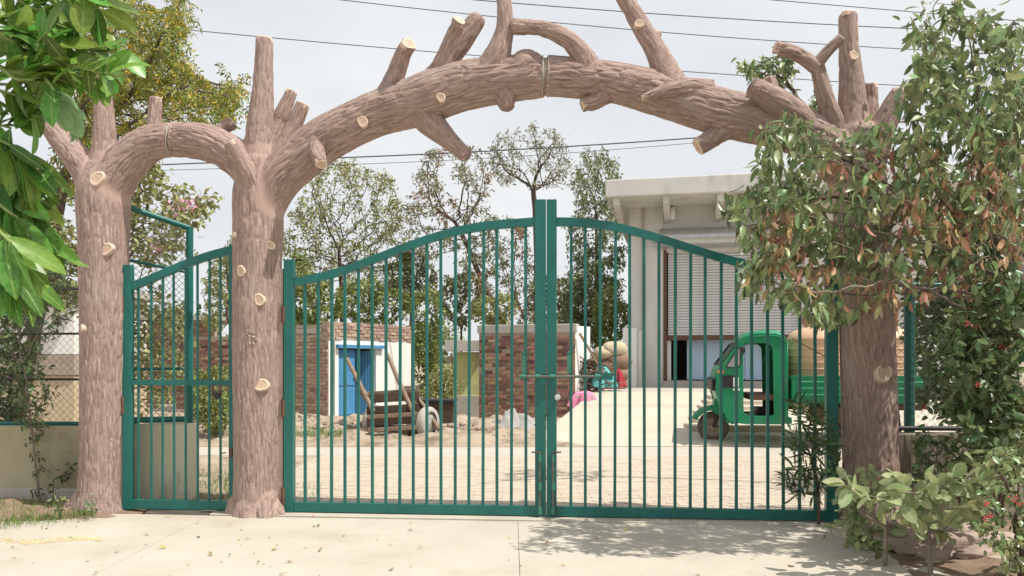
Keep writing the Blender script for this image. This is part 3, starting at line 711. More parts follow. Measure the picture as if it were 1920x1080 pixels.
RB = [1070, 1098, 1125, 1153, 1181, 1208.5, 1236.5, 1265, 1294, 1322, 1351, 1380.5, 1410, 1439.5, 1468.6, 1499, 1528]
gl = gate_leaf('gate_leaf', 'left leaf of the wide green double gate, hinged at the middle trunk',
               [(543, 487, 18), (1013.5, 375, 20)], [(552, 521), (600, 512), (660, 494), (720, 472), (780, 448), (840, 430), (900, 418), (960, 411), (1004, 408)], LB)
gr = gate_leaf('gate_leaf', 'right leaf of the wide green double gate, partly behind the right tree',
               [(1034.5, 375, 18.5), (1559, 480, 22)], [(1044, 408), (1100, 411), (1150, 417), (1200, 429), (1250, 444), (1300, 460), (1350, 475), (1400, 487), (1450, 496), (1548, 503)], RB)
gs = gate_leaf('gate_leaf', 'narrow green wicket gate between the left and middle trunks',
               [(240.5, 497, 16), (436, 459, 9)], [(248, 529), (300, 508), (350, 487), (400, 470), (437, 461)], [260, 284, 305, 327, 348, 371, 392, 414], mid=717, bw=.019)
# bolt, tabs and drop bolts
def gp(px, py, off=0): return G(px, py, off)
mb = MB(); mb.tube([gp(972, 706, .06), gp(1128, 706, .06)], .0125, 10); mb.build('slide_bolt', M['steel'], gl)
for px in (981, 1009, 1036, 1121):
    mb = MB(); mb.tube([gp(px-5, 706, .06), gp(px+5, 706, .06)], .021, 12); mb.build('bolt_sleeve', M['greenold'], gl if px < 1024 else gr)
mb = MB(); gbox(mb, 1137, zc(1137, 712), zc(1137, 699), 24/GS(1137), .008, .05); mb.build('bolt_plate', M['green'], gr, bevel=.002)
for px, root in ((982, gl), (1067, gr)):
    mb = MB(); gbox(mb, px, zc(px, 700), zc(px, 662), .034, .012, .035); p = gp(px, 662, .035); mb.tube([p+GN*.006, p-GN*.006], .017, 14)
    mb.build('lug', M['greenold'], root)
for px, root, s in ((1012, gl, -1), (1037, gr, 1)):
    mb = MB(); mb.tube([gp(px, 847, .052), gp(px, 966, .052)], .011, 8); mb.build('drop_bolt', M['steel'], root)
    mb = MB()
    for y in (852, 905, 950): MB().tube([gp(px, y, .052), gp(px, y+14, .052)], .018, 10).build('bolt_guide', M['greenold'], root)
    mb.tube([gp(px, 848, .055), gp(px+s*15, 848, .075)], .007, 8); mb.build('bolt_handle', M['rust'], root)
for px, py, root in ((531, 590, gl), (531, 765, gl), (531, 930, gl), (230, 570, gs), (230, 760, gs)):
    mb = MB(); mb.tube([gp(px, py+16, .03), gp(px, py-16, .03)], .019, 10); mb.build('hinge', M['rust'], root)
mb = MB(); gbox(mb, 433, zc(433, 855), zc(433, 840), .03, .03, .04); mb.tube([gp(424, 849, .05), gp(412, 850, .06)], .006, 6); mb.build('latch', M['rust'], gs)
def padlock(px, py, off, s, label, mat=None):
    r = empty('padlock', gp(px, py, off), label, 'padlock'); c = gp(px, py, off)
    mb = MB(); mb.lathe(c-GN*.012, [(0, 0), (s*.9, 0), (s, .004), (s, .02), (s*.9, .024), (0, .024)], GN, 20); mb.build('body', mat or M['chrome'], r)
    pts = [c+GX*math.cos(a)*s*.6+Vector((0, 0, s*.7+s*1.0*math.sin(a) if math.sin(a) > 0 else s*.5)) for a in np.linspace(0, math.pi, 9)]
    mb = MB(); mb.tube(pts, s*.17, 8); mb.build('shackle', M['steel'], r)
padlock(1045.5, 745, .055, .027, 'round steel padlock hanging on the centre post of the double gate')
padlock(407, 742, .045, .03, 'dark padlock hanging under the middle rail of the wicket gate', M['black'])
mb = MB()
for dx in (-8, 6):
    p = gp(407+dx, 722, .04); mb.bar(p, p-Vector((0, 0, .1)), .02, .008)
mb.build('hasp', M['rust'], gs)

# ------------------------------------------------------------------ low walls and chain link fences
def chain_link(a, b, z0, z1a, z1b, parent, pitch=.036, mat='wire', r=.0023):
    """woven zigzag wires between ground points a and b, from z0 up to z1a..z1b"""
    a, b = Vector(a), Vector(b); u = (b-a); Ln = u.length; u.normalize(); nrm = u.cross(Vector((0, 0, 1)))
    V = []; I = []; T = []
    for k in range(int(Ln/pitch)+1):
        s0 = k*pitch; z = z0; pts = []; j = 0
        while True:
            s = s0+(pitch*1.02 if (j+k) % 2 else -pitch*.02); zt = z1a+(z1b-z1a)*min(max(s0/Ln, 0), 1)
            if z > zt: break
            s = min(max(s, 0), Ln); pts.append(a+u*s+nrm*(.002 if j % 2 else -.002)+Vector((0, 0, z-a.z))); z += pitch; j += 1
        if len(pts) < 2: continue
        m = len(pts); b0 = len(V)
        for p in pts:
            for q in (u*r, nrm*r, -u*r, -nrm*r): V.append(tuple(p+q))
        for i in range(m-1):
            for q in range(4): I += [b0+i*4+q, b0+i*4+(q+1) % 4, b0+i*4+4+(q+1) % 4, b0+i*4+4+q]; T.append(4)
    o0 = np.array(wloc(parent)); me = mesh_np('chain_link_mesh', np.array(V)-o0, (I, T), True)
    return link('chain_link_mesh', me, M[mat], parent)
def post(p, z0, z1, r, parent, mat='green', name='post'):
    mb = MB(); mb.tube([(p[0], p[1], z0), (p[0], p[1], z1)], r, 12); return mb.build(name, M[mat], parent)
def rail(a, b, r, parent, mat='green', name='rail'):
    mb = MB(); mb.tube([a, b], r, 10); return mb.build(name, M[mat], parent)
def wall_block(name, label, poly, h, mat='plaster', plinth=None, cap=None):
    c = sum((Vector((*p, 0)) for p in poly), Vector())/len(poly); o = empty(name, c, label, 'wall')
    MB().prism([(*p, -.05) for p in poly], (0, 0, h+.05)).build('wall_body', M[mat], o, bevel=.012)
    if plinth:
        ctr = c; pl = [((p[0]-ctr.x)*1+ctr.x, p[1]-.05 if p[1] < ctr.y else p[1]+.01, -.05) for p in poly]
        MB().prism(pl, (0, 0, plinth+.05)).build('plinth', M['cement'], o, bevel=.01)
    return o
wall_block('boundary_wall', 'low stained plaster wall left of the left tree trunk', [(-9, 7.95), (-3.78, 7.72), (-3.78, 7.98), (-9, 8.2)], .74, plinth=.14)
wall_block('wall_end', 'pale plaster wall end behind the wicket gate', [(-3.63, 7.64), (-3.13, 7.62), (-3.1, 7.9), (-3.63, 7.92)], .765, mat='palewall')
wall_block('boundary_wall', 'low streaked wall right of the right tree trunk, under the shrubs', [(3.2, 6.95), (8, 6.6), (8, 6.85), (3.2, 7.2)], .74, mat='streakwall')
fl = empty('chain_link_fence', (-6, 8, .74), 'chain link fence on the low wall at the far left', 'fence')
for x in (-8.6, -6.4, -4.05): post((x, 7.96+(-3.78-x)*.045, 0), .7, 2.3, .03, fl)
for py in (543, 626, 711, 794):
    z = CH-(py-HZ)/F*7.95; rail((-8.9, 8.08, z), (-3.7, 7.86, z), .012 if py < 790 else .025, fl, 'black' if py < 790 else 'green')
chain_link((-8.8, 8.1, 0), (-3.75, 7.87, 0), .76, 2.15, 2.15, fl)
fp = empty('chain_link_fence', (-3.45, 7.8, .77), 'green framed chain link panel rising behind the wicket gate', 'fence')
pa, pb = Vector((-3.78, 7.45, 0)), Vector((-3.19, 7.88, 0))
post(pb, .76, 2.70, .035, fp); zr = lambda zl, z2: (Vector((pa.x, pa.y, zl)), Vector((pb.x, pb.y, z2)))
rail(*zr(2.88, 2.69), .028, fp); rail(*zr(2.36, 2.25), .016, fp); rail(*zr(1.3, 1.3), .014, fp); rail(*zr(.82, .8), .03, fp)
chain_link(pa, pb, .82, 2.86, 2.68, fp, .03, r=.0032)
fr = empty('chain_link_fence', (4, 7, .74), 'chain link fence on the low wall behind the right shrubs', 'fence')
post(P(1705, 700, 7.1), .7, 2.1, .045, fr); post((5.6, 6.9, 0), .7, 2.1, .045, fr); rail((3.2, 7.08, .78), (7.5, 6.77, .78), .022, fr, 'black'); rail((3.2, 7.08, 2.05), (7.5, 6.77, 2.05), .018, fr)
chain_link((3.2, 7.08, 0), (7, 6.8, 0), .78, 2.05, 2.05, fr)

# ------------------------------------------------------------------ brick work
bmesh_b = {}
def brick_meshes(mat):
    if mat not in bmesh_b:
        out = []
        for k in range(5):
            me = bpy.data.meshes.new('brick'); v = []
            for z in (-1, 1):
                for x, y_ in ((-1, -1), (1, -1), (1, 1), (-1, 1)):
                    v.append((x*.11+rnd.uniform(-.01, .01), y_*.05+rnd.uniform(-.006, .006), z*.033+rnd.uniform(-.006, .006)))
            me.from_pydata(v, [], [(3, 2, 1, 0), (4, 5, 6, 7), (0, 1, 5, 4), (1, 2, 6, 5), (2, 3, 7, 6), (3, 0, 4, 7)]); me.materials.append(M[mat]); out.append(me)
        bmesh_b[mat] = out
    return bmesh_b[mat]
def brickwork(parent, a, b, z0, z1, thick=.22, mat='brick', inward=None, left=300, top=None, skip=None):
    """bricks laid in courses on the face from a to b (ground points); core of mortar behind"""
    a, b = Vector((*a[:2], 0)), Vector((*b[:2], 0)); u = (b-a); Ln = u.length; u.normalize(); n = Vector((u.y, -u.x, 0))   # n points to the viewer side
    o0 = wloc(parent); q = Matrix((u, -n, Vector((0, 0, 1)))).transposed().to_4x4(); bl = []
    mb = MB(); c = (a+b)/2-n*(thick/2+.012); mb.box((c.x, c.y, (z0+z1)/2), (Ln, thick, z1-z0), q.to_3x3()); mb.build('wall_core', M['mortar'], parent)
    rows = int((z1-z0)/.082); ms = brick_meshes(mat)
    for r in range(rows):
        z = z0+.041+r*.082; s = .115 if r % 2 else 0.0
        while s < Ln-.02:
            w = min(.23, Ln-s)
            if s == 0.0 and r % 2: w = .115
            if not (skip and skip(s+w/2, z)): bl.append((s+w/2, z, w))
            s += w
        if r % 2: bl.append((.0575, z, .115))
    rnd.shuffle(bl) if len(bl) > left else None
    big = MB()
    for i, (s, z, w) in enumerate(bl):
        if rnd.random() < .03: continue
        p = a+u*s-n*(.045+rnd.uniform(-.012, .014)); p.z = z+rnd.uniform(-.004, .004)
        if i < left:
            o = bpy.data.objects.new('brick', rnd.choice(ms)); COL.objects.link(o); o.parent = parent
            o.matrix_local = Matrix.Translation(p-o0) @ q @ Matrix.Rotation(rnd.gauss(0, .012), 4, 'Y') @ Matrix.Diagonal(((w-.012)/.224, 1, 1, 1))
        else: big.box(p, (w-.014, .1, .068), q.to_3x3())
    if big.v: put(big.build('brick_courses', M['brick_far'], parent), kind='stuff')
C0 = Vector((-4.16, 18, 0)); uf = Vector((.475, .88, 0)); us = Vector((-.88, .475, 0)); nf = Vector((.88, -.475, 0))
hut = empty('brick_hut', C0, 'small brick hut with whitewashed front and blue doors', 'hut')
brickwork(hut, C0+us*2.6, C0, 0, 2.2, mat='brick_tan', left=290)
def hf(t, d, z): v = C0+uf*t+nf*d; return Vector((v.x, v.y, z))
def hbox(t0, t1, d0, d1, z0, z1, name, mat, par, bevel=.004):
    q = Matrix((uf, nf, Vector((0, 0, 1)))).transposed(); c = hf((t0+t1)/2, (d0+d1)/2, (z0+z1)/2)
    return MB().box(c, (t1-t0, d1-d0, z1-z0), q).build(name, M[mat], par, bevel=bevel)
hbox(.02, .36, -.2, .0, 0, 1.85, 'front_wall', 'white', hut); hbox(1.74, 3.2, -.2, 0, 0, 1.85, 'front_wall', 'white', hut)
hbox(.36, 1.74, -.2, 0, 1.665, 1.85, 'wall_over_door', 'white', hut, 0)
brickwork(hut, C0+nf*.005, hf(3.2, .005, 0), 1.852, 2.27, mat='brick_tan', thick=.18, left=120)
hbox(-.02, 3.2, -2.3, -.2, 2.0, 2.1, 'roof', 'cement', hut)
hbox(3.1, 3.2, -2.3, -.2, 0, 2.0, 'rear_wall', 'mortar', hut); hbox(.05, 3.1, -2.3, -2.2, 0, 2.0, 'back_wall', 'mortar', hut)
hbox(.26, 1.98, -.1, .1, 1.668, 1.75, 'lintel', 'blue', hut)
d1 = hbox(.385, .98, -.075, -.04, .04, 1.63, 'door', 'blue', hut)
for z in (.12, .8, 1.5): hbox(.40, .965, -.039, -.022, z, z+.07, 'door_rail', 'blue', d1, .003)
hbox(.93, .95, -.03, .0, .9, .98, 'handle', 'steel', d1, .003)
d2 = empty('door', hf(1.7, -.06, 0)); d2.parent = hut; d2.location = hf(1.7, -.06, 0)-C0
for k in range(9):                                        # the other leaf stands open inwards, ribbed
    q = Matrix.Rotation(R(-62), 3, 'Z') @ Matrix((uf, nf, Vector((0, 0, 1)))).transposed(); c = hf(1.7, -.06, .83)+(Matrix.Rotation(R(-62), 3, 'Z') @ (-uf))*(.035+k*.07)
    MB().box(c, (.062, .03 if k % 2 else .045, 1.58), q).build('rib', M['blue'], d2)
hbox(.3, 1.8, -.18, .14, -.04, .035, 'door_sill', 'cement', hut)
# long brick wall with cement cap
BW = empty('brick_wall', P(990, 780, 18.5), 'ruined red brick wall with cement cap behind the double gate', 'wall'); BW.location.z = 0
wa, wb = P(898, 0, 18.9), P(1078, 0, 18.1)
brickwork(BW, wa, wb, 0, 2.02, left=300)
u = (wb-wa); u.z = 0; u.normalize(); n = Vector((u.y, -u.x, 0)); q = Matrix((u, -n, Vector((0, 0, 1)))).transposed(); c = (wa+wb)/2-n*.11
MB().box((c.x, c.y, 2.12), ((wb-wa).length+.05, .27, .2), q).build('cap', M['cement'], BW, bevel=.02)
c = wb+Vector((.03, .55, 0)); MB().prism([(wb.x+.01, wb.y, 0), (wb.x+.4, wb.y+.55, 0), (wb.x+.25, wb.y+.75, 0), (wb.x-.1, wb.y+.25, 0)], (0, 0, 2.17)).build('plastered_end', M['white'], BW, bevel=.01)
mb = MB(); mb.bar((wb.x+.1, wb.y-.02, 2.0), (wb.x+.75, wb.y+.1, .95), .05, .05); mb.build('wooden_prop', M['wood2'], BW)
# yellow-green shed
sy = 19.6; sh = empty('small_shed', P(868, 760, sy), 'yellow green washed shed with cement lintel beside the brick wall', 'shed'); sh.location.z = 0
def pbox(px0, px1, py0, py1, Y, d, name, mat, par, bevel=.008, zmin=None):
    a, b = P(px0, py1, Y), P(px1, py0, Y); z0 = a.z if zmin is None else zmin
    return MB().box(((a.x+b.x)/2, Y+d/2, (z0+b.z)/2), (b.x-a.x, d, b.z-z0), None).build(name, M[mat], par, bevel=bevel)
pbox(850, 912, 660, 800, sy, .2, 'front_wall', 'yellow', sh, zmin=0); pbox(834, 912, 638, 658, sy-.25, .6, 'lintel_slab', 'cement', sh)
pbox(838, 849, 668, 800, sy+.05, 1.6, 'side_wall', 'mortar', sh, zmin=0); pbox(846, 912, 742, 800, sy-.06, .07, 'unpainted_base', 'cement', sh, zmin=0)
# far red wall and flat roofs seen through the wicket gate
fw = empty('boundary_brick_wall', (-9, 22, 0), 'long red brick boundary wall seen through the wicket gate', 'wall')
brickwork(fw, P(330, 0, 22.5), P(560, 0, 21.5), 0, 2.05, left=300)
hb = empty('flat_roofed_house', (-10.5, 27, 0), 'flat roofed brick house beyond the red boundary wall', 'house')
brickwork(hb, (-15.5, 26.5), (-9.9, 26.5), 0, 2.7, left=60, mat='brick_tan'); MB().box((-12.7, 28, 2.8), (6, 3.4, .16)).build('roof', M['cement'], hb)
# pale building behind the left fence
lb = empty('pale_building', (-12.5, 15, 0), 'white plastered building with brown band behind the left fence', 'building')
MB().box((-13, 16.5, .55), (9.5, 3, 1.1)).build('lower_wall', M['beige'], lb); MB().box((-13, 16.45, 1.3), (9.55, 3, .38)).build('brown_band', M['mortar'], lb)
MB().box((-13, 16.5, 2.1), (9.5, 3, 1.2)).build('upper_wall', M['white'], lb); MB().box((-13, 16.4, 2.78), (10, 3.5, .14)).build('roof', M['cement'], lb)
for x in (-15.2, -12.6, -10.2): MB().box((x, 14.98, 2.15), (.8, .06, .7)).build('window', M['dark'], lb)

# ------------------------------------------------------------------ the shop
SA = R(12); so_ = Vector((3.24, 22, 0)); su = Vector((math.cos(SA), -math.sin(SA), 0)); sn = Vector((-math.sin(SA), -math.cos(SA), 0))
def SP(px, py, d=0):
    k = (px-960)/F; dr = Vector((k, 1, 0)); o = so_+sn*d; Y = o.dot(sn)/dr.dot(sn); return Vector((k*Y, Y, CH-(py-HZ)/F*Y))
def st(px, d=0): return (SP(px, 0, d)-so_).dot(su)
SQ = Matrix((su, -sn, Vector((0, 0, 1)))).transposed()
shop = empty('shop_building', so_, 'grey plastered shop with overhanging roof and half open rolling shutter', 'building')
def sbox(t0, t1, d0, d1, z0, z1, name, mat, par=shop, bevel=.01):
    c = so_+su*(t0+t1)/2+sn*(d0+d1)/2; return MB().box((c.x, c.y, (z0+z1)/2), (t1-t0, abs(d1-d0), z1-z0), SQ).build(name, M[mat], par, bevel=bevel)
def sz(py, px=1250, d=0): return SP(px, py, d).z
t1, t2, t3 = st(1180), st(1244), st(1500); zr_ = sz(382); zsh = sz(472); F0 = .82
sbox(t1, t2, -.4, .0, .6, zr_, 'pier', 'shop'); sbox(t2, t3, -.4, -.02, zsh, zr_, 'wall_over_shutter', 'shop'); sbox(t3, t3+4, -.4, 0, .6, zr_, 'side_wall', 'shop')
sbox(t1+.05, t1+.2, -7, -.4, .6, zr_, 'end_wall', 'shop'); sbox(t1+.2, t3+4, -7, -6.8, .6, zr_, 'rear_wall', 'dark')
sbox(t2, t3, -1.4, .25, .6, F0, 'doorstep', 'cement')
rt0 = st(1135, 1.7); rz0, rz1 = sz(371, 1135, 1.7), sz(337, 1135, 1.7)
rf = sbox(rt0, t3+4.6, -7.2, 1.7, rz0+.02, rz1, 'roof_slab', 'shop', bevel=.03)
for px in (1150, 1243, 1345, 1450):                       # tapering cantilever beams under the overhang
    t = st(px, 1.55); c = so_+su*t
    q = [c+sn*1.55+Vector((0, 0, rz0+.02)), c+sn*1.55+Vector((0, 0, rz0-.17)), c+Vector((0, 0, rz0-.42)), c+Vector((0, 0, rz0+.02))]
    MB().prism(q, su*.16).build('cantilever_beam', M['shop'], rf, bevel=.008)
sbox(t2-.02, t3, .0, .02, zsh-.02, zsh+.16, 'plaster_band', 'shop', bevel=.002)
sbox(t2-.3, t3+.3, .02, .16, zsh+.16, zsh+.2, 'sheet_ledge', 'galv', bevel=.002)
mb = MB(); a, b = so_+su*(t2-.1)+sn*.17+Vector((0, 0, zsh+.33)), so_+su*(t3+.2)+sn*.17+Vector((0, 0, zsh+.33)); mb.tube([a, b], .27, 20); mb.build('shutter_drum_cover', M['galv'], shop)
zb = sz(634); shut = empty('rolling_shutter', so_+su*t2); shut.parent = shop; shut.location = su*t2
k = 0; z = zb+.07; slat = None
while z < zsh+.1:
    c = so_+su*((t2+.12+t3)/2)-sn*.13; a, b = c-su*((t3-t2)/2-.06), c+su*((t3-t2)/2-.06)
    if slat is None:
        mb = MB(); prof = [(0, 0), (.022, .012), (.03, .035), (.022, .058), (0, .068), (0, .0)]
        vs_ = [a+sn*p+Vector((0, 0, zb+.07+h)) for p, h in prof[:5]]+[b+sn*p+Vector((0, 0, zb+.07+h)) for p, h in prof[:5]]
        mb.add(vs_, [(i, i+1, i+6, i+5) for i in range(4)]+[(0, 4, 9, 5)], False); slat = mb.build('slat', M['shutter'], shut)
    else:
        o = slat.copy(); COL.objects.link(o); o.location.z = z-(zb+.07)
    z += .0745
sbox(t2+.06, t3, -.17, -.09, zb-.06, zb+.075, 'bottom_bar', 'rust', shut)
sbox(t2, t2+.085, -.2, .03, F0, zsh+.05, 'guide_channel', 'rust')
sbox(t2+.09, t2+.2, -.3, -.2, F0, zb+.1, 'white_jamb', 'white')
q0 = st(1288, -.5); sbox(q0, q0+1.55, -.55, -.5, F0+.03, zb-.02, 'inner_panel', 'paleblue'); sbox(q0+1.56, t3, -.55, -.5, F0+.03, zb-.02, 'inner_panel', 'paleblue')
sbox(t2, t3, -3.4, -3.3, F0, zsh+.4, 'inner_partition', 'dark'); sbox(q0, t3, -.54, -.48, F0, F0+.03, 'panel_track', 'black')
mb = MB(); tp = st(1206, .06); p = so_+su*tp+sn*.06; mb.tube([p+Vector((0, 0, .68)), p+Vector((0, 0, zr_))], .035, 10); mb.build('drain_pipe', M['cement'], shop)
lp = so_+su*st(1260, .3)+sn*.25; zl = sz(400, 1260, .25)
mb = MB(); mb.tube([lp-sn*.26+Vector((0, 0, zl+.25)), lp-sn*.05+Vector((0, 0, zl+.3)), lp+Vector((0, 0, zl+.16))], .018, 8); mb.build('lamp_bracket', M['steel'], shop)
mb = MB(); mb.lathe(lp+Vector((0, 0, zl)), [(0, -.17), (.06, -.165), (.085, -.1), (.085, .06), (.05, .13), (.03, .16)], n=16); mb.build('lamp', M['whitep'], shop)
sbox(st(1168, .5), st(1194, .5), .35, .55, .6, sz(615, 1180, .5), 'gate_pier', 'white')
sbox(st(1195, .55), st(1203, .55), .4, .5, .66, sz(620, 1200, .5), 'gate_frame', 'shop')
# steps on the ramp
stp = empty('steps', P(1400, 780, 14.5), 'cream concrete steps rising beside the green three wheeler', 'steps'); stp.location.z = 0
for i in range(7):
    Y = 14.0+i*.62; zz = (Y-12.9)/5.4*.67+.1; x0 = P(1296+i*8, 0, Y).x
    MB().box(((x0+x0+1.6)/2, Y+.31, zz/2), (1.6, .62, zz)).build('step', M['ramp'], stp, bevel=.012)
mb = MB(); a = P(1078, 790, 17.2); mb.box((a.x+.2, 17.3, .3), (.4, .25, .66)); o = mb.build('concrete_plinth', M['cement'], origin=(a.x+.2, 17.3, 0), bevel=.015)
put(o, 'short grey concrete plinth under the pink cloth beside the ramp', 'plinth')

# ------------------------------------------------------------------ green cargo three wheeler
TX, TY = P(1342, 0, 13.2).x, 13.2                          # front wheel; the vehicle points to -X
tuk = empty('cargo_three_wheeler', (TX+1.6, TY, 0), 'green three wheeled cargo auto parked beyond the double gate', 'three wheeler')
def tp_(px, py, y=0):                                      # side elevation measured on the near flank
    s = F/12.6; return Vector(((px-960)/s, TY+y, CH-(py-HZ)/s))
def wheel(c, r, w, name='wheel'):
    e = empty(name, c); e.parent = tuk; e.location = Vector(c)-wloc(tuk)
    mb = MB(); mb.lathe(c, [(r*.6, -w*.45), (r*.8, -w*.5), (r*.95, -w*.42), (r, -w*.2), (r, w*.2), (r*.95, w*.42), (r*.8, w*.5), (r*.6, w*.45)], (0, 1, 0), 28); mb.build('tyre', M['tyre'], e)
    mb = MB(); mb.lathe(c, [(0, -w*.3), (r*.16, -w*.34), (r*.2, -w*.16), (r*.45, -w*.12), (r*.52, -w*.3), (r*.62, -w*.42), (r*.62, w*.42), (r*.5, w*.2), (0, w*.2)], (0, 1, 0), 24); mb.build('rim', M['rim'], e)
    for k in range(5):
        a = k*1.2566; q = Vector(c)+Vector((math.cos(a)*r*.3, -w*.17, math.sin(a)*r*.3)); mb = MB(); mb.lathe(q, [(0, -.02), (.014, -.018), (.014, .0)], (0, 1, 0), 6); mb.build('bolt', M['steel'], e)
    return e
wr = .262
wheel((TX, TY, wr), wr, .12)
wheel((TX+2.25, TY-.6, wr), wr, .13); wheel((TX+2.25, TY+.6, wr), wr, .13)
hw = .60
def flank(outer, inner, y, name, mat='tgreen', th=.03):
    """side panel with an opening: two loops with the same number of points"""
    n = len(outer); O = [tp_(*p, y) for p in outer]; I = [tp_(*p, y) for p in inner]; d = Vector((0, th if y < 0 else -th, 0))
    vs_ = O+I+[p+d for p in O]+[p+d for p in I]; fs = []
    for i in range(n):
        j = (i+1) % n; fs += [(i, j, n+j, n+i), (2*n+j, 2*n+i, 3*n+i, 3*n+j), (i, 2*n+i, 2*n+j, j), (n+i, n+j, 3*n+j, 3*n+i)]
    return MB().add(vs_, fs).build(name, M[mat], tuk, bevel=.006)
outer = [(1362, 698), (1372, 680), (1396, 648), (1408, 632), (1430, 624), (1470, 624), (1486, 632), (1492, 660), (1492, 795), (1470, 797), (1412, 797), (1384, 793), (1366, 762), (1358, 728)]
inner = [(1410, 700), (1410, 690), (1410, 660), (1412, 646), (1428, 643), (1456, 643), (1463, 650), (1464, 670), (1466, 778), (1458, 781), (1420, 781), (1411, 778), (1410, 755), (1410, 725)]
flank(outer, inner, -hw, 'side_panel'); flank(outer, inner, hw, 'side_panel')
def skin(path, name, mat, half=hw, round_=.05, th=0, n=9):
    """cross-width sheet along a side-elevation path with rounded shoulders"""
    vs_ = []; m = len(path)
    for i, (px, py, inx) in enumerate(path):
        a, b = tp_(*path[max(i-1, 0)][:2]), tp_(*path[min(i+1, m-1)][:2]); t = (b-a).normalized(); nn = Vector((t.z, 0, -t.x))   # inward
        for k in range(n):
            y = -half+2*half*k/(n-1); e = max(0, (abs(y)/half-.72)/.28); vs_.append(tp_(px, py)+Vector((0, y*(1-inx), 0))+nn*round_*e*e)
    fs = [(i*n+k, i*n+k+1, (i+1)*n+k+1, (i+1)*n+k) for i in range(m-1) for k in range(n-1)]
    o = MB().add(vs_, fs, True).build(name, M[mat], tuk); md = o.modifiers.new('t', 'SOLIDIFY'); md.thickness = .012; return o
skin([(1386, 793, .25), (1368, 764, .18), (1358, 728, .12), (1360, 700, .06), (1368, 684, .02)], 'nose', 'tgreen', round_=.09)
rfp = [(1400, 642, .02), (1408, 629, .02), (1422, 620, .0), (1450, 617, 0), (1472, 618, 0), (1486, 624, 0), (1492, 638, 0)]
skin(rfp, 'roof', 'tgreen', hw+.02, .10); skin([(1492, 640, 0), (1493, 700, 0), (1493, 795, 0)], 'cab_back', 'tgreen', round_=.02)
g = MB(); a = [tp_(1369, 684, -hw*.93), tp_(1369, 684, hw*.93), tp_(1400, 642, hw*.93), tp_(1400, 642, -hw*.93)]; g.add(a, [(0, 1, 2, 3)]); g.build('windscreen', M['glass'], tuk)
mb = MB()
for i in range(4): mb.bar(a[i], a[(i+1) % 4], .03, .03)
mb.build('windscreen_gasket', M['black'], tuk)
# quarter pane between windscreen and door
for s in (-1, 1):
    q = [tp_(1378, 688, s*(hw+.004)), tp_(1400, 652, s*(hw+.004)), tp_(1405, 652, s*(hw+.004)), tp_(1405, 682, s*(hw+.004)), tp_(1398, 690, s*(hw+.004))]
    MB().prism(q, (0, .004*s, 0)).build('quarter_window', M['chrome'], tuk)
    mb = MB()
    for i in range(5): mb.bar(q[i], q[(i+1) % 5], .022, .014)
    mb.build('window_gasket', M['black'], tuk)
    mb = MB(); p = tp_(1368, 698, s*(hw-.02)); mb.box(p, (.1, .05, .05)); mb.build('indicator', M['amber'], tuk, bevel=.012)
    mb = MB(); p = tp_(1360, 722, s*.36); mb.lathe(p, [(0, .06), (.05, .055), (.085, .03), (.09, 0), (.08, -.1)], (-1, s*-.0, 0), 18); mb.build('headlight', M['chrome'], tuk)
    mb = MB(); p = tp_(1356, 722, s*.36); mb.lathe(p, [(.088, .03), (.11, .02), (.112, -.06), (.09, -.1)], (-1, 0, 0), 18); mb.build('headlight_bezel', M['black'], tuk)
    mb = MB(); p = tp_(1409, 655, s*(hw+.12)); mb.lathe(p, [(0, .012), (.05, .01), (.06, 0), (.05, -.03), (0, -.04)], (1, 0, 0), 16); mb.build('mirror', M['black'], tuk)
    mb = MB(); mb.tube([tp_(1409, 662, s*(hw+.1)), tp_(1404, 668, s*(hw+.01))], .008, 6); mb.build('mirror_arm', M['black'], tuk)
mb = MB(); mb.box(tp_(1355, 722, 0), (.05, 1.0, .17)); mb.build('front_grille', M['black'], tuk, bevel=.02)
mb = MB(); mb.box(tp_(1385, 716, -hw-.006), (.24, .01, .2)); mb.build('dark_side_trim', M['black'], tuk, bevel=.004)
mb = MB(); mb.box(tp_(1396, 717, -hw-.014), (.085, .004, .15)); mb.build('sticker', M['whitep'], tuk)
mb = MB(); mb.box(tp_(1397, 731, -hw-.012), (.11, .004, .035)); mb.build('number_strip', M['whitep'], tuk)
mb = MB(); mb.tube([tp_(1361, 724, -.1), tp_(1370, 690, 0), tp_(1402, 646, .1)], .008, 6); mb.build('wiper', M['black'], tuk)
# mudguard over the front wheel
vs_ = []; n = 16
for i in range(n+1):
    a = R(8)+R(150)*i/n; r = wr+.075
    for k, (y, dr) in enumerate(((-.17, -.07), (-.15, -.01), (0, .012), (.15, -.01), (.17, -.07))): vs_.append(Vector((TX-.01+math.cos(a)*(r+dr)*1.08, TY+y, wr+.02+math.sin(a)*(r+dr))))
o = MB().add(vs_, [(i*5+k, i*5+k+1, i*5+k+6, i*5+k+5) for i in range(n) for k in range(4)], True).build('mudguard', M['tgreen'], tuk); o.modifiers.new('t', 'SOLIDIFY').thickness = .01
mb = MB(); mb.prism([tp_(1356, 776, -.17), tp_(1384, 793, -.17), tp_(1372, 760, -.17), tp_(1362, 752, -.17)], (0, .34, 0)); mb.build('nose_skirt', M['tgreen'], tuk, bevel=.01)
mb = MB(); mb.tube([Vector((TX, TY-.1, wr)), Vector((TX+.1, TY-.1, .62)), Vector((TX+.2, TY-.02, .85))], .03, 8); mb.build('fork', M['black'], tuk)
mb = MB(); mb.box((tp_(1440, 787).x, TY, tp_(1440, 790).z), (1.0, 1.16, .1)); mb.build('cab_floor', M['tgreen'], tuk, bevel=.01)
mb = MB(); mb.box((tp_(1447, 745).x, TY, tp_(1447, 746).z), (.42, 1.05, .1)); mb.build('seat', M['brownseat'], tuk, bevel=.03)
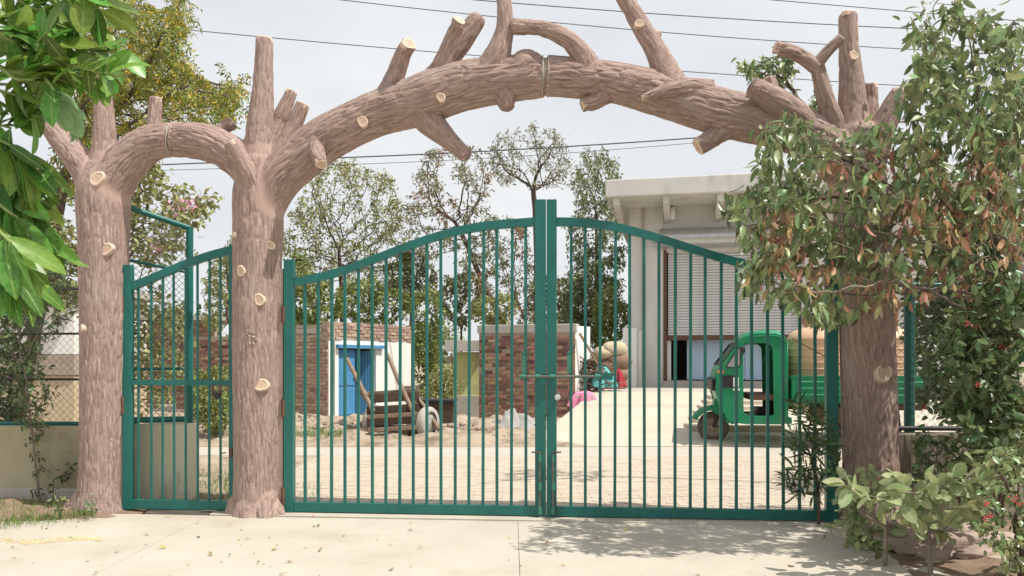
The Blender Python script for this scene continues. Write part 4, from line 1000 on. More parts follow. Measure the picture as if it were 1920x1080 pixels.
mb = MB(); mb.box((tp_(1455, 775).x, TY, tp_(1447, 775).z), (.22, .5, .12)); mb.build('engine_cover', M['black'], tuk, bevel=.01)
mb = MB(); mb.bar(tp_(1428, 748, -.35), tp_(1428, 783, -.35), .025); mb.build('seat_leg', M['rust'], tuk)
mb = MB(); mb.box((tp_(1382, 715).x, TY, tp_(1382, 722).z), (.2, 1.05, .3)); mb.build('dashboard', M['black'], tuk, bevel=.03)
mb = MB(); mb.tube([tp_(1402, 712, -.35), tp_(1396, 716, -.1), tp_(1396, 716, .1), tp_(1402, 712, .35)], .016, 8); mb.build('handlebar', M['black'], tuk)
# chassis and load bed
bx0, bx1 = tp_(1497, 0).x, tp_(1738, 0).x; bz = tp_(0, 752).z; bt = tp_(0, 708).z; bl = bx1-bx0; bc = (bx0+bx1)/2; bh = .68
for y in (-.35, .35):
    mb = MB(); mb.box((bc-.1, TY+y, bz-.1), (bl+.2, .07, .1)); mb.build('chassis_beam', M['rust'], tuk)
mb = MB(); mb.tube([(TX+2.25, TY-.55, wr), (TX+2.25, TY+.55, wr)], .04, 10); mb.build('rear_axle', M['black'], tuk)
mb = MB(); mb.box((bc-.45, TY-.35, bz-.22), (.5, .4, .26)); mb.build('engine', M['rust'], tuk, bevel=.03)
mb = MB(); mb.lathe((bx0+.16, TY-.5, bz-.1), [(0, -.14), (.1, -.13), (.12, -.06), (.12, .1), (0, .12)], (0, 1, 0), 18); mb.build('fuel_can', M['beige'], tuk)
bed = MB().box((bc, TY, bz), (bl, bh*2, .05)).build('bed_floor', M['tgreen'], tuk)
for s in (-1, 1):
    sd = MB().box((bc, TY+s*bh, (bz+bt)/2+.02), (bl, .03, bt-bz)).build('side_board', M['tgreen'], tuk, bevel=.006)
    for k in range(3): MB().tube([(bx0+.08, TY+s*(bh+.016), bz+.1+k*.1), (bx1-.08, TY+s*(bh+.016), bz+.1+k*.1)], .018, 8).build('rib', M['tgreen'], sd)
    MB().bar((bx0, TY+s*bh, bt+.02), (bx1, TY+s*bh, bt+.02), .045, .03).build('top_edge', M['tgreen'], sd)
hbd = MB().box((bx0+.015, TY, (bz+bt)/2+.02), (.03, bh*2-.03, bt-bz)).build('head_board', M['tgreen'], tuk)
MB().box((bx1-.015, TY, (bz+bt)/2+.02), (.03, bh*2-.03, bt-bz)).build('tail_board', M['tgreen'], tuk)
for y in (-bh+.03, bh-.03): MB().bar((bx1-.2, TY+y, bt), (bx1-.2, TY+y, bt+.55), .04).build('bed_stake', M['tgreen'], tuk)
for y in (-.55, .55): MB().box((bx1-.02, TY+y, bz-.07), (.04, .2, .1)).build('tail_lamp', M['red'], tuk, bevel=.01)
TROT = R(-9)
tuk.rotation_euler.z = TROT
def tank(x, y, lab):
    q = Matrix.Rotation(TROT, 3, 'Z') @ (Vector((x, y, 0))-wloc(tuk))+wloc(tuk); x, y = q.x, q.y
    z0 = bz+.026; r = .49; prof = [(0, 0), (r*.96, 0), (r, .03)]; z = .06
    for k in range(8): prof += [(r*.984, z), (r*.984, z+.005), (r*.984, z+.075), (r*.984, z+.08), (r, z+.086), (r, z+.1), (r*.984, z+.106)]; z += .108
    prof += [(r, z), (r*.97, z+.06), (r*.82, z+.16), (r*.55, z+.23), (r*.42, z+.25), (r*.42, z+.3), (r*.36, z+.325), (0, z+.33)]
    e = empty('water_tank', (x, y, z0), lab, 'water tank', 'tan tanks on the three wheeler')
    mb = MB(); mb.lathe((x, y, z0), prof, n=36); mb.build('shell', M['tank'], e)
    mb = MB(); mb.lathe((x, y, z0+z+.31), [(.2, 0), (.225, .005), (.225, .04), (.19, .05), (0, .055)], n=24); mb.build('lid', M['tank'], e)
    mb = MB(); mb.lathe((x+.1, y-.33, z0+z+.1), [(.15, -.03), (.17, .02), (.13, .035), (.12, -.03)], (.15, -.7, .75), 20); mb.build('inlet_collar', M['tank'], e)
tank(bx0+.52, TY, 'ribbed tan water tank just behind the cab of the green three wheeler')
tank(bx0+1.53, TY, 'ribbed tan water tank at the tail of the green three wheeler')
mb = MB(); mb.tube([(bx0+.0, TY-.7, bt+.62), (bx0+.55, TY-.72, bt+.3), (bx0+1.1, TY-.7, bt+.02)], .012, 6); mb.build('lashing_rope', M['rust'], tuk)

# ------------------------------------------------------------------ old wooden cart, rubble and small things by the huts
cart = empty('wooden_cart', P(750, 828, 14.2), 'dark old wooden cart with pale wheels and raised shafts by the hut', 'cart'); cart.location.z = 0
CY = 14.2
def cp(px, py, dy=0): return P(px, py, CY+dy)
for k, py in enumerate((742, 765, 785, 806)):             # tipped deck of planks
    mb = MB(); mb.bar(cp(688, py+6, .1*k*-1), cp(786, py, .1*k*-1), .04, .16); mb.build('plank', M['wood'], cart, bevel=.006)
for py, dy in ((778, -.3), (803, -.42), (734, .1)):
    mb = MB(); mb.bar(cp(690, py+4, dy), cp(785, py-2, dy), .06, .07); mb.build('cross_beam', M['wood2'], cart, bevel=.006)
for a, b, c in (((650, 672), (672, 715), (700, 772)), ((726, 664), (748, 715), (782, 790)), ((774, 735), (795, 762), (824, 806))):
    mb = MB(); mb.tube([cp(*a, .25), cp(*b, .05), cp(*c, -.2)], [.035, .04, .045], 8); mb.build('shaft', M['wood2'], cart)
for a, b in (((668, 728), (694, 758)), ((676, 722), (690, 742))):
    mb = MB(); mb.tube([cp(*a, .1), cp(*b, -.1)], .022, 6); mb.build('brace', M['wood2'], cart)
mb = MB(); mb.bar(cp(760, 725, .2), cp(782, 770, 0), .3, .05); mb.build('side_board', M['wood'], cart, bevel=.005)
def cart_wheel(px, dy, ax):
    c = cp(px, 800, dy); c.z = .28; r = .29; e = empty('wheel', c); e.parent = cart; e.location = c-wloc(cart)
    mb = MB(); mb.lathe(c, [(r*.7, -.07), (r*.92, -.08), (r, -.04), (r, .04), (r*.92, .08), (r*.7, .07)], ax, 26); mb.build('tyre', M['cement'], e)
    mb = MB(); mb.lathe(c, [(0, -.06), (.06, -.05), (.08, -.02), (r*.72, -.045), (r*.72, .045), (.08, .03), (0, .06)], ax, 20); mb.build('rim', M['grey'], e)
cart_wheel(802, -.2, (.9, -.43, 0)); cart_wheel(702, .25, (.9, -.43, 0))
mb = MB(); mb.tube([cp(702, 800, .25), cp(800, 800, -.2)], .03, 8); mb.build('axle', M['rust'], cart)
# watering trough behind the cart
tr = empty('trough', P(815, 780, 15.6), 'dark open trough beside the wooden cart', 'trough'); tr.location.z = 0
c = P(815, 768, 15.6); c.z = 0
mb = MB(); mb.box((c.x, c.y, .3), (.72, .5, .56), taper=1.12); mb.build('body', M['wood'], tr, bevel=.02)
mb = MB(); mb.box((c.x, c.y, .6), (.86, .62, .05)); mb.build('rim', M['black'], tr, bevel=.01)
def heap(name, label, cx, cy, rx, ry, h, mat, seed, cat_, kind=None, z0=-.02, stones=0, rough=.35):
    n, m = 36, 16; vs_ = [(0, 0, h)]; fs = []
    for j in range(1, m+1):
        q = j/m
        for k in range(n):
            a = 2*math.pi*k/n; p = Vector((math.cos(a)*q*2, math.sin(a)*q*2, seed)); f = 1+.25*noise.noise(p*1.3)
            z = h*(1-q)**.75*(1+rough*noise.fractal(p*2.2, 1, 2, 5))*(1 if j < m else 0)
            vs_.append((math.cos(a)*q*rx*f, math.sin(a)*q*ry*f, z))
    for k in range(n): fs.append((0, 1+k, 1+(k+1) % n))
    for j in range(m-1):
        for k in range(n): fs.append((1+j*n+k, 1+(j+1)*n+k, 1+(j+1)*n+(k+1) % n, 1+j*n+(k+1) % n))
    o = empty(name, (cx, cy, z0), label, cat_)
    MB().add([Vector(v)+Vector((cx, cy, z0)) for v in vs_], fs, True).build('mound', M[mat], o)
    if stones:
        mb = MB(); r2 = random.Random(seed)
        for _ in range(stones):
            a = r2.uniform(0, 6.28); q = r2.random()**.5*1.15; s = r2.uniform(.02, .075); z = max(0, h*(1-min(q, 1))**.8)
            rock(mb, Vector((cx+math.cos(a)*q*rx, cy+math.sin(a)*q*ry, z0+z+s*.3)), s, r2)
        put(mb.build('loose_stones', M['stone'], o), kind='stuff')
    return o
def rock(mb, c, s, r2):
    v = []
    for th, cnt in ((-.6, 5), (.1, 6), (.7, 4)):
        for k in range(cnt):
            a = 2*math.pi*k/cnt+th; q = s*math.cos(th)*r2.uniform(.75, 1.2); v.append((math.cos(a)*q*1.2, math.sin(a)*q, s*math.sin(th)*r2.uniform(.8, 1.1)))
    bm = bmesh.new()
    for p in v: bm.verts.new(Vector(p)+c)
    res = bmesh.ops.convex_hull(bm, input=bm.verts); bm.verts.index_update()
    vs_ = [p.co.copy() for p in bm.verts]; fs = [[q.index for q in f.verts] for f in bm.faces]; bm.free(); mb.add(vs_, fs)
heap('rubble_heap', 'sandy rubble heap in front of the blue hut doors', -3.0, 14.6, .9, .6, .34, 'dirt', 3, 'rubble', stones=150)
heap('rubble_heap', 'stony earth heap between the cart and the red brick wall', -.95, 14.7, 1.3, .7, .22, 'dirt', 5, 'rubble', stones=220)
heap('covered_heap', 'grey sheet covered heap before the red brick wall', .05, 15.3, .62, .45, .42, 'grey', 7, 'heap', stones=14, rough=.5)
heap('rubble_heap', 'low heap of broken brick at the foot of the hut side wall', -4.3, 16.2, 1.0, .6, .3, 'dirt', 9, 'rubble', stones=160)
# bits of brush, timber and sacks behind the plinth
sk = empty('sack_pile', P(1140, 690, 20), 'pile of beige and brown sacks against the shop gate pier', 'sacks'); sk.location.z = 0
for px, py, rx, rz, mt in ((1132, 662, .26, .17, 'beige'), (1152, 655, .34, .2, 'beige'), (1160, 678, .36, .22, 'brownsack'), (1138, 688, .3, .18, 'brownsack'), (1126, 700, .26, .2, 'brownsack'), (1158, 702, .3, .2, 'brownsack'), (1140, 722, .5, .3, 'brownsack')):
    c = P(px, py, 20); vs_ = []; n = 20
    for j in range(9):
        t = -1+2*j/8
        for k in range(n):
            a = 2*math.pi*k/n; q = (1-abs(t)**3.2)**.5*(1+.1*noise.noise(Vector((math.cos(a)*2+px, math.sin(a)*2, t*2)))); vs_.append(c+Vector((t*rx, math.cos(a)*.22*q, math.sin(a)*rz*q)))
    MB().add(vs_, [(j*n+k, j*n+(k+1) % n, (j+1)*n+(k+1) % n, (j+1)*n+k) for j in range(8) for k in range(n)], True).build('sack', M[mt], sk)
bp = empty('brush_pile', P(1100, 690, 18.6), 'dark heap of brushwood beside the end of the brick wall', 'brushwood'); bp.location.z = 0
for _ in range(70):
    a = P(rnd.uniform(1078, 1120), rnd.uniform(672, 735), rnd.uniform(18.2, 18.9)); d = Vector((rnd.gauss(0, .3), rnd.gauss(0, .2), rnd.gauss(0, .16)))
    mb = MB(); mb.tube([a-d, a+d*.2+Vector((0, 0, rnd.gauss(0, .04))), a+d], [.016, .018, .008], 5); mb.build('stick', M['wood' if rnd.random() < .6 else 'wood2'], bp)
def cloth(name, label, c, rx, ry, h, mat, seed, cat_, drop=0):
    n, m = 40, 14; vs_ = []; fs = []
    for j in range(m+1):
        q = j/m
        for k in range(n):
            a = 2*math.pi*k/n; w = 1+.22*math.sin(a*5+seed)*q+.12*math.sin(a*9+seed*2)*q
            x, y = math.cos(a)*rx*q*w, math.sin(a)*ry*q*w
            z = h*(1-q**2.2)+.05*noise.noise(Vector((x*7, y*7, seed)))-drop*max(0, q-.45)*1.8*(1+.3*math.sin(a*4+seed))
            vs_.append(Vector(c)+Vector((x*(1-.35*max(0, q-.45) if drop else 1), y*(1-.35*max(0, q-.45) if drop else 1), z)))
    fs = [(j*n+k, j*n+(k+1) % n, (j+1)*n+(k+1) % n, (j+1)*n+k) for j in range(m) for k in range(n)]
    return put(MB().add(vs_, fs, True).build(name, M[mat], origin=c), label, cat_)
cpos = P(1097, 738, 17.2)
cloth('draped_cloth', 'pink cloth draped over the short grey plinth by the ramp', Vector((a_.x, a_.y, .645)) if (a_ := Vector((P(1078, 0, 17.2).x+.2, 17.3, 0))) else None, .42, .34, .06, 'pink', 3, 'cloth', drop=.32)
cloth('cloth_bundle', 'turquoise cloth bundle on the ledge before the sacks', P(1127, 727, 18.6)+Vector((0, 0, .02)), .38, .3, .5, 'turq', 5, 'bundle')
cloth('cloth_bundle', 'dark red cloth bundle against the white gate pier', P(1160, 726, 18.9)+Vector((0, 0, .02)), .15, .14, .42, 'red', 8, 'bundle')
# stones and rock at the foot of the right trunk
r2 = random.Random(4)
for px, py, s, lab in ((1790, 1035, .26, 'big pinkish rock at the foot of the right shrubs'), (1735, 1040, .12, 'small pale rock left of the big pinkish rock'), (1845, 1050, .13, 'small rock at the lower right corner beside the tree trunk')):
    Y = CH*F/(py-HZ); c = P(px, py, Y); mb = MB(); v = []
    bm = bmesh.new(); bmesh.ops.create_icosphere(bm, subdivisions=4, radius=1)
    for q in bm.verts: q.co = Vector((q.co.x*1.7, q.co.y, q.co.z*.55))*s*(1+.35*noise.fractal(q.co*1.4+Vector((px, 0, 0)), 1, 2, 4))
    me = bpy.data.meshes.new('rock'); bm.to_mesh(me); bm.free(); me.polygons.foreach_set('use_smooth', [True]*len(me.polygons))
    put(link('rock', me, M['rock'], None, (c.x, c.y, s*.2)), lab, 'rock')

# ------------------------------------------------------------------ overhead lines
for pts, Y, th, lab in ((((340, 55), (640, 82), (900, 105), (1270, 133), (1650, 158)), 15, .008, 'lowest of the four thin wires crossing above the arch'),
                        (((640, 0), (1000, 38), (1330, 68), (1700, 92)), 15, .008, 'thin wire passing just above the top of the arch, second from below'),
                        (((890, 0), (1160, 20), (1400, 38), (1740, 55)), 15, .009, 'thin wire near the top edge, third from below'),
                        (((1450, 0), (1780, 28)), 15, .008, 'uppermost thin wire at the top right corner'),
                        (((650, 295), (900, 285), (1170, 267), (1420, 250)), 19, .016, 'thick twisted overhead cable in front of the distant treetops'),
                        (((600, 310), (870, 300), (1130, 281), (1390, 260)), 19, .007, 'thin wire just below the thick twisted overhead cable')):
    xs = [p[0] for p in pts]; co = np.polyfit(xs, [p[1] for p in pts], min(2, len(pts)-1)); a, b = xs[0], xs[-1]; L_ = []
    for x in np.linspace(-700, 2600, 60):
        xx = min(max(x, a), b); y = np.polyval(co, xx)+np.polyval(np.polyder(co), xx)*(x-xx); L_.append(P(x, y, Y))
    mb = MB(); mb.tube(L_, th, 6); put(mb.build('overhead_wire', M['cable'], origin=L_[30]), lab, 'wire', 'overhead wires')

# ------------------------------------------------------------------ trees behind the huts
T_SLIM = leaf_tmpl(.36, 3, .2, .15); T_OVAL = leaf_tmpl(.5, 4, .2, .12); T_LONG = leaf_tmpl(.3, 5, .25, .25)
def bg_tree(name, label, cat_, trunk_px, Y, els, natt, step, leafmat, per, lsize, tmpl=T_SLIM, rb=.14, rt=.012, wmax=3, spread=.12, droop=.5, dY=1.4, rust=0, group='trees behind the huts', bark='tbark', seed=0, kill=None):
    global npr
    rnd.seed(seed+100); npr = np.random.default_rng(seed+5)
    tr_ = [P(x, y, Y) for x, y in trunk_px]; tr_[0].z = -.1
    pts = []
    for a, b in zip(tr_[:-1], tr_[1:]):
        m = max(2, int((b-a).length/step))
        pts += [a.lerp(b, k/m) for k in range(m)]
    pts.append(tr_[-1])
    att = ell(els, natt, (Y-dY, Y+dY))
    Nn, par = colonize(pts, att, step, step*9, kill or step*1.7)
    r, w, ch = limbs(Nn, par, rt, rb)
    root = empty(name, tr_[0], label, cat_, group); root.location.z = 0
    limb_mesh(Nn, par, r, ch).build('trunk', M[bark], root, fix=False)
    pos, D, U = twig_leaves(Nn, par, w, wmax, per, spread, droop, npr); n = len(pos); sc = npr.uniform(.7, 1.3, n)*lsize
    if rust:
        cz = npr.integers(0, len(pos), 9); dm = np.linalg.norm(pos[:, None]-pos[cz][None], axis=2).min(1); k = (dm < rust) & (npr.random(n) < .75)
        leaf_mass('dry_foliage', tmpl, pos[k], D[k], U[k], sc[k], M['l_rust'], root); k = ~k
        leaf_mass('crown', tmpl, pos[k], D[k], U[k], sc[k], M[leafmat], root)
    else: leaf_mass('crown', tmpl, pos, D, U, sc, M[leafmat], root)
    return root
bg_tree('broadleaf_tree', 'wide green tree rising behind the blue doored hut', 'tree', [(640, 700), (642, 560), (636, 480)], 27,
        [(655, 390, 105, 95), (590, 460, 70, 95), (715, 470, 62, 100), (640, 520, 100, 75)], 1200, .12, 'l_a', 6, .135, rb=.085, rt=.0055, wmax=4, spread=.09, seed=1)
bg_tree('sparse_tree', 'sparse leaning tree with rusty brown patches left of the gate centre', 'tree', [(948, 700), (946, 610), (905, 530), (880, 470), (862, 430)], 25,
        [(850, 345, 82, 78), (798, 410, 45, 85), (880, 440, 60, 65), (905, 520, 35, 60)], 620, .13, 'l_b', 6, .125, rb=.085, rt=.006, wmax=3, spread=.07, rust=.5, seed=2)
bg_tree('sparse_tree', 'tall open crowned tree above the two gate centre posts', 'tree', [(1003, 760), (1006, 480), (1003, 390), (1000, 360)], 31,
        [(990, 295, 80, 68), (940, 300, 30, 50), (1045, 310, 35, 50)], 480, .15, 'l_b', 5, .13, rb=.1, rt=.007, wmax=3, spread=.09, seed=3, droop=.2)
bg_tree('eucalyptus_tree', 'dense dark tree left of the shop roof', 'tree', [(1118, 760), (1120, 520), (1118, 400)], 29,
        [(1120, 335, 48, 62), (1120, 440, 58, 110), (1112, 560, 62, 90)], 1000, .12, 'l_d', 8, .14, rb=.09, rt=.0055, wmax=5, spread=.09, seed=4, droop=.8)
bg_tree('thin_tree', 'thin half bare tree between the leaning tree and the gate centre', 'tree', [(990, 740), (985, 600), (960, 540)], 26,
        [(960, 480, 45, 75), (985, 560, 40, 60)], 300, .13, 'l_b', 8, .12, rb=.04, rt=.005, wmax=3, seed=5, rust=.5, spread=.07)
bg_tree('thin_tree', 'small tree with a bent limb seen through the wicket gate', 'tree', [(452, 760), (446, 640), (425, 590), (430, 545)], 23,
        [(412, 530, 32, 55), (395, 590, 22, 40), (440, 480, 30, 40)], 260, .12, 'l_a', 9, .12, rb=.055, rt=.005, wmax=3, seed=6, spread=.07)
def bush(name, label, els, Y, n, lsize, mat, trunk=None, dY=.6, per=12, tmpl=T_OVAL, spread=.07, step=.12, group='bushes behind the huts', seed=0, cat_='bush', rb=.035, bark='tbark'):
    tk = trunk or [(els[0][0], 900), (els[0][0], els[0][1]+els[0][3]*.6)]
    return bg_tree(name, label, cat_, tk, Y, els, n, step, mat, per, lsize, tmpl, rb, .005, 5, spread, .3, dY, 0, group, bark, seed)
bush('leafy_bush', 'yellow green bush behind the hut roof left of its door', [(590, 570, 60, 50), (560, 520, 30, 50)], 24, 420, .11, 'l_hedge', seed=11)
bush('leafy_bush', 'yellow green bush behind the right end of the hut roof', [(700, 565, 75, 48)], 24.5, 420, .11, 'l_hedge', seed=12)
bush('climbing_bush', 'tall creeper covered bush between the hut and the yellow shed', [(805, 600, 36, 70), (800, 690, 34, 70)], 22.8, 620, .095, 'l_hedge', seed=13)
bush('leafy_bush', 'green bush behind the brick wall cap', [(925, 580, 45, 36)], 22.5, 220, .1, 'l_a', seed=14)
bush('leafy_bush', 'bright green bush left of the shop gate pier', [(1145, 600, 36, 70), (1140, 670, 32, 40)], 24, 520, .11, 'l_hedge', seed=15)
bush('leafy_bush', 'dark bush behind the end of the brick wall', [(1085, 570, 35, 55)], 25, 300, .12, 'l_d', seed=16)
bush('leafy_bush', 'olive bush behind the creeper covered bush', [(770, 520, 50, 60)], 26.5, 260, .13, 'l_b', seed=21)
bush('leafy_bush', 'olive bush between the yellow shed and the leaning tree', [(865, 560, 50, 50)], 27, 240, .13, 'l_b', seed=22)
bush('leafy_bush', 'pale olive bush behind the gate centre posts', [(1030, 560, 50, 50)], 28, 240, .13, 'l_b', seed=23)
bush('low_shrub', 'low green shrub beyond the wicket gate in front of the red wall', [(400, 765, 46, 45), (370, 740, 24, 40)], 14, 420, .07, 'l_hedge', seed=17, step=.08, spread=.05)
bush('low_shrub', 'pale green weeds at the foot of the long red wall', [(395, 705, 50, 16)], 19, 240, .08, 'l_hedge', seed=18, step=.1)
bush('low_shrub', 'small leafy shrub beside the yellow shed wall', [(830, 720, 28, 36)], 18.6, 240, .08, 'l_a', seed=19, step=.09)
for k, (px, Y, w, h) in enumerate(((60, 40, 190, 120), (330, 45, 180, 110), (560, 46, 150, 100), (800, 44, 140, 80), (1030, 46, 130, 90), (1560, 40, 160, 120), (1850, 38, 170, 130))):
    bush('distant_tree', 'hazy %s tree mass on the skyline %s' % (('dull green', 'broad', 'rounded', 'low', 'small', 'dark', 'tall')[k], ('at the far left', 'left of the wicket gate', 'behind the wide green tree', 'behind the leaning tree', 'behind the gate centre', 'behind the shop', 'at the far right')[k]),
         [(px, 676-h*.45, w*.5, h*.5)], Y, 420, .3, 'l_d', dY=1.8, per=8, spread=.22, step=.32, group='distant trees', seed=30+k, cat_='tree', rb=.12)

# ------------------------------------------------------------------ yellowing tree and flowering creeper behind the left trunk
def pinnate(Nn, par, w, wmax, per, L_, nl, lsize, droop, rng_):
    """compound leaves: rachis with paired leaflets -> leaf arrays"""
    pos, D, U = twig_leaves(Nn, par, w, wmax, per, .03, droop, rng_); D /= np.linalg.norm(D, axis=1, keepdims=True)
    X, Yv, Z = basis(D, U); PP, DD, UU = [], [], []
    for k in range(nl):
        t = (k+1)/nl; c = pos+X*L_*t-np.array([0, 0, 1])*L_*.35*t*t
        for s in (-1, 1):
            PP.append(c); d = X*.55+Yv*s*.8; d[:, 2] -= .35; DD.append(d+rng_.normal(0, .12, d.shape)); UU.append(Z+rng_.normal(0, .25, Z.shape))
    return np.concatenate(PP), np.concatenate(DD), np.concatenate(UU)
rnd.seed(51); npr = np.random.default_rng(52); NY = 10.6
els = [(250, 70, 105, 85), (200, 190, 110, 90), (300, 160, 70, 90), (420, 175, 50, 42, .8), (170, 300, 60, 80, .6), (330, 20, 30, 40)]
base = P(20, 1000, NY); base.z = 0; pts = [base.lerp(P(120, 330, NY), k/12) for k in range(12)]+[P(120, 330, NY)]
Nn, par = colonize(pts, ell(els, 900, (NY-1.1, NY+1.1)), .1, 1.1, .15); r, w, ch = limbs(Nn, par, .004, .08)
nm = empty('yellowing_tree', base, 'tree with small yellowing leaflets behind the left trunk', 'tree'); limb_mesh(Nn, par, r, ch).build('trunk', M['tbark'], nm, fix=False)
pos, D, U = pinnate(Nn, par, w, 3, 3, .2, 5, .08, .5, npr); n = len(pos); sc = npr.uniform(.045, .085, n)
yel = npr.random(n) < .16; leaf_mass('crown', T_LONG, pos[~yel], D[~yel], U[~yel], sc[~yel], M['l_neem'], nm); leaf_mass('yellow_leaves', T_LONG, pos[yel], D[yel], U[yel], sc[yel], M['l_yel'], nm)
rnd.seed(61); npr = np.random.default_rng(62); BY = 9.4
els = [(290, 420, 70, 80), (250, 330, 60, 50, .8), (360, 385, 52, 26, .9), (100, 500, 60, 90, .7), (300, 650, 55, 110, .6)]
base = P(200, 1000, BY); base.z = 0; pts = [base.lerp(P(230, 560, BY), k/8) for k in range(9)]
Nn, par = colonize(pts, ell(els, 800, (BY-.6, BY+.6)), .08, .9, .12); r, w, ch = limbs(Nn, par, .003, .025)
bv = empty('flowering_creeper', base, 'pink flowered creeper behind the chain link panel', 'creeper'); limb_mesh(Nn, par, r, ch, 5).build('stems', M['tbark'], bv, fix=False)
pos, D, U = twig_leaves(Nn, par, w, 4, 7, .06, .3, npr); leaf_mass('foliage', T_OVAL, pos, D, U, npr.uniform(.05, .1, len(pos)), M['l_a'], bv)
fl_ = []
for px, py, m in ((352, 380, 34), (292, 462, 20), (325, 392, 12), (250, 350, 10)):
    c = P(px, py, BY-.6); fl_ += [tuple(c+Vector((rnd.gauss(0, .06), rnd.gauss(0, .05), rnd.gauss(0, .04)))) for _ in range(m)]
leaf_mass('flowers', T_OVAL, fl_, npr.normal(0, 1, (len(fl_), 3)), npr.normal(0, 1, (len(fl_), 3)), npr.uniform(.04, .06, len(fl_)), M['flower'], bv)
# dry climber on the left fence
rnd.seed(71); npr = np.random.default_rng(72); CYv = 7.6
els = [(20, 640, 50, 90), (60, 740, 45, 80), (90, 560, 60, 60, .5), (70, 880, 20, 60, .5)]
base = P(75, 935, CYv); base.z = .02; pts = [base.lerp(P(55, 770, CYv), k/6) for k in range(7)]
Nn, par = colonize(pts, ell(els, 420, (CYv-.2, CYv+.25)), .05, .6, .085); r, w, ch = limbs(Nn, par, .0035, .014)
dc = empty('dry_climber', base, 'straggling dry climber over the left wall and fence', 'climber'); limb_mesh(Nn, par, r, ch, 5).build('stems', M['tbarkg'], dc, fix=False)
pos, D, U = twig_leaves(Nn, par, w, 3, 4, .03, .5, npr); leaf_mass('foliage', T_LONG, pos, D, U, npr.uniform(.04, .075, len(pos)), M['l_dark'], dc)

# ------------------------------------------------------------------ near broad-leaved tree, upper left
rnd.seed(81); npr = np.random.default_rng(82)
BT = [leaf_tmpl(w_, 8, f_, d_, .5, wv) for w_, f_, d_, wv in ((.5, .3, .12, .05), (.46, .35, .22, .08), (.55, .22, .1, .04), (.42, .4, .3, .05))]
LT_ = [leaf_tmpl(w_, 9, f_, d_, .5, wv) for w_, f_, d_, wv in ((.3, .35, .18, .05), (.26, .4, .28, .06), (.33, .3, .12, .05))]
nt_ = empty('broadleaf_tree', (-2.35, 2.3, 0), 'near tree with big glossy green leaves at the upper left', 'tree')
MB().tube([(-2.35, 2.3, -.05), (-2.3, 2.25, 1), (-2.15, 2.2, 1.9), (-2.0, 2.1, 2.6)], [.09, .08, .07, .05], 12).build('trunk', M['tbark'], nt_)
stems = [[(-300, 40), (-80, 30), (20, 75), (62, 118), (98, 165), (128, 212)], [(-250, -20), (-60, 10), (40, 60), (110, 82), (185, 96), (222, 92)], [(-200, -120), (-20, -40), (60, 15), (115, 5)],
         [(-300, 90), (-90, 150), (0, 170), (60, 190)], [(-260, 230), (-60, 250), (10, 268), (55, 300)], [(-260, 330), (-80, 330), (-5, 345), (35, 385), (55, 420)], [(-260, 420), (-90, 400), (-20, 420), (20, 455)],
         [(-60, 60), (60, 100), (130, 140), (190, 150)], [(-120, -60), (20, -10), (120, 20), (180, 45)], [(-100, 130), (20, 205), (60, 225)],
         [(-160, 20), (10, 130), (110, 120), (205, 140)], [(-200, -60), (0, 20), (80, 40), (150, 60)], [(-200, 60), (-30, 110), (40, 150), (110, 130)], [(-240, 260), (-40, 360), (20, 400), (70, 440)], [(-240, 300), (-40, 300), (20, 330), (60, 340)],
         [(-200, 430), (-60, 450), (0, 480), (20, 500)], [(-160, -30), (-10, 60), (50, 95), (90, 60)], [(-200, 150), (-40, 220), (20, 240)], [(-100, -90), (40, -40), (140, -15), (190, 20)]]
lp_, ld, lu, ls, lk = [], [], [], [], []
for si, pxs in enumerate(stems):
    Y0 = 2.0+rnd.uniform(-.14, .2); ch_ = cat([(P(x, y, Y0+.03*i*rnd.uniform(-1, 1)), .0075-.0045*i/(len(pxs)-1)) for i, (x, y) in enumerate(pxs)], 7)
    MB().tube([p for p, r in ch_], [r for p, r in ch_], 7).build('branch', M['stem'], nt_)
    low = si in (4, 5, 6, 13, 14, 15)
    for i in range(7, len(ch_)):
        p, r = ch_[i]
        if p.x/p.y*F+960 < -120: continue
        t = (ch_[min(i+1, len(ch_)-1)][0]-ch_[i-1][0]).normalized()
        for _ in range(2 if rnd.random() < (.25 if low else .42) else 1):
            if low and rnd.random() < .12: continue
            sd = 1 if (i % 2) else -1
            d = t*.7+Vector((rnd.gauss(0, .35), rnd.gauss(0, .45), rnd.gauss(0, .3)))+t.cross(Vector((0, 1, 0)))*sd*.7
            if low: d = Vector((rnd.uniform(.15, 1.0), rnd.gauss(-.1, .3), rnd.uniform(-1.5, -.45)))
            elif si in (0,) and i > len(ch_)-10: d += Vector((.2, 0, -.6))
            lp_.append(tuple(p)); ld.append(tuple(d)); lu.append((rnd.gauss(.1, .6), rnd.gauss(-.55, .4), 1.0 if not low else .6)); ls.append(rnd.uniform(.062, .105) if not low else rnd.uniform(.115, .175)); lk.append(2 if low else (1 if (si == 0 and i > len(ch_)-8) else 0))
lk = np.array(lk)
for kk, tm, mt in ((0, BT, 'l_big'), (1, BT, 'l_big_pale'), (2, LT_, 'l_big')):
    s_ = np.where(lk == kk)[0]
    if len(s_): leaf_objs('leaf', tm, [lp_[i] for i in s_], [ld[i] for i in s_], [lu[i] for i in s_], [ls[i] for i in s_], M[mt], nt_)

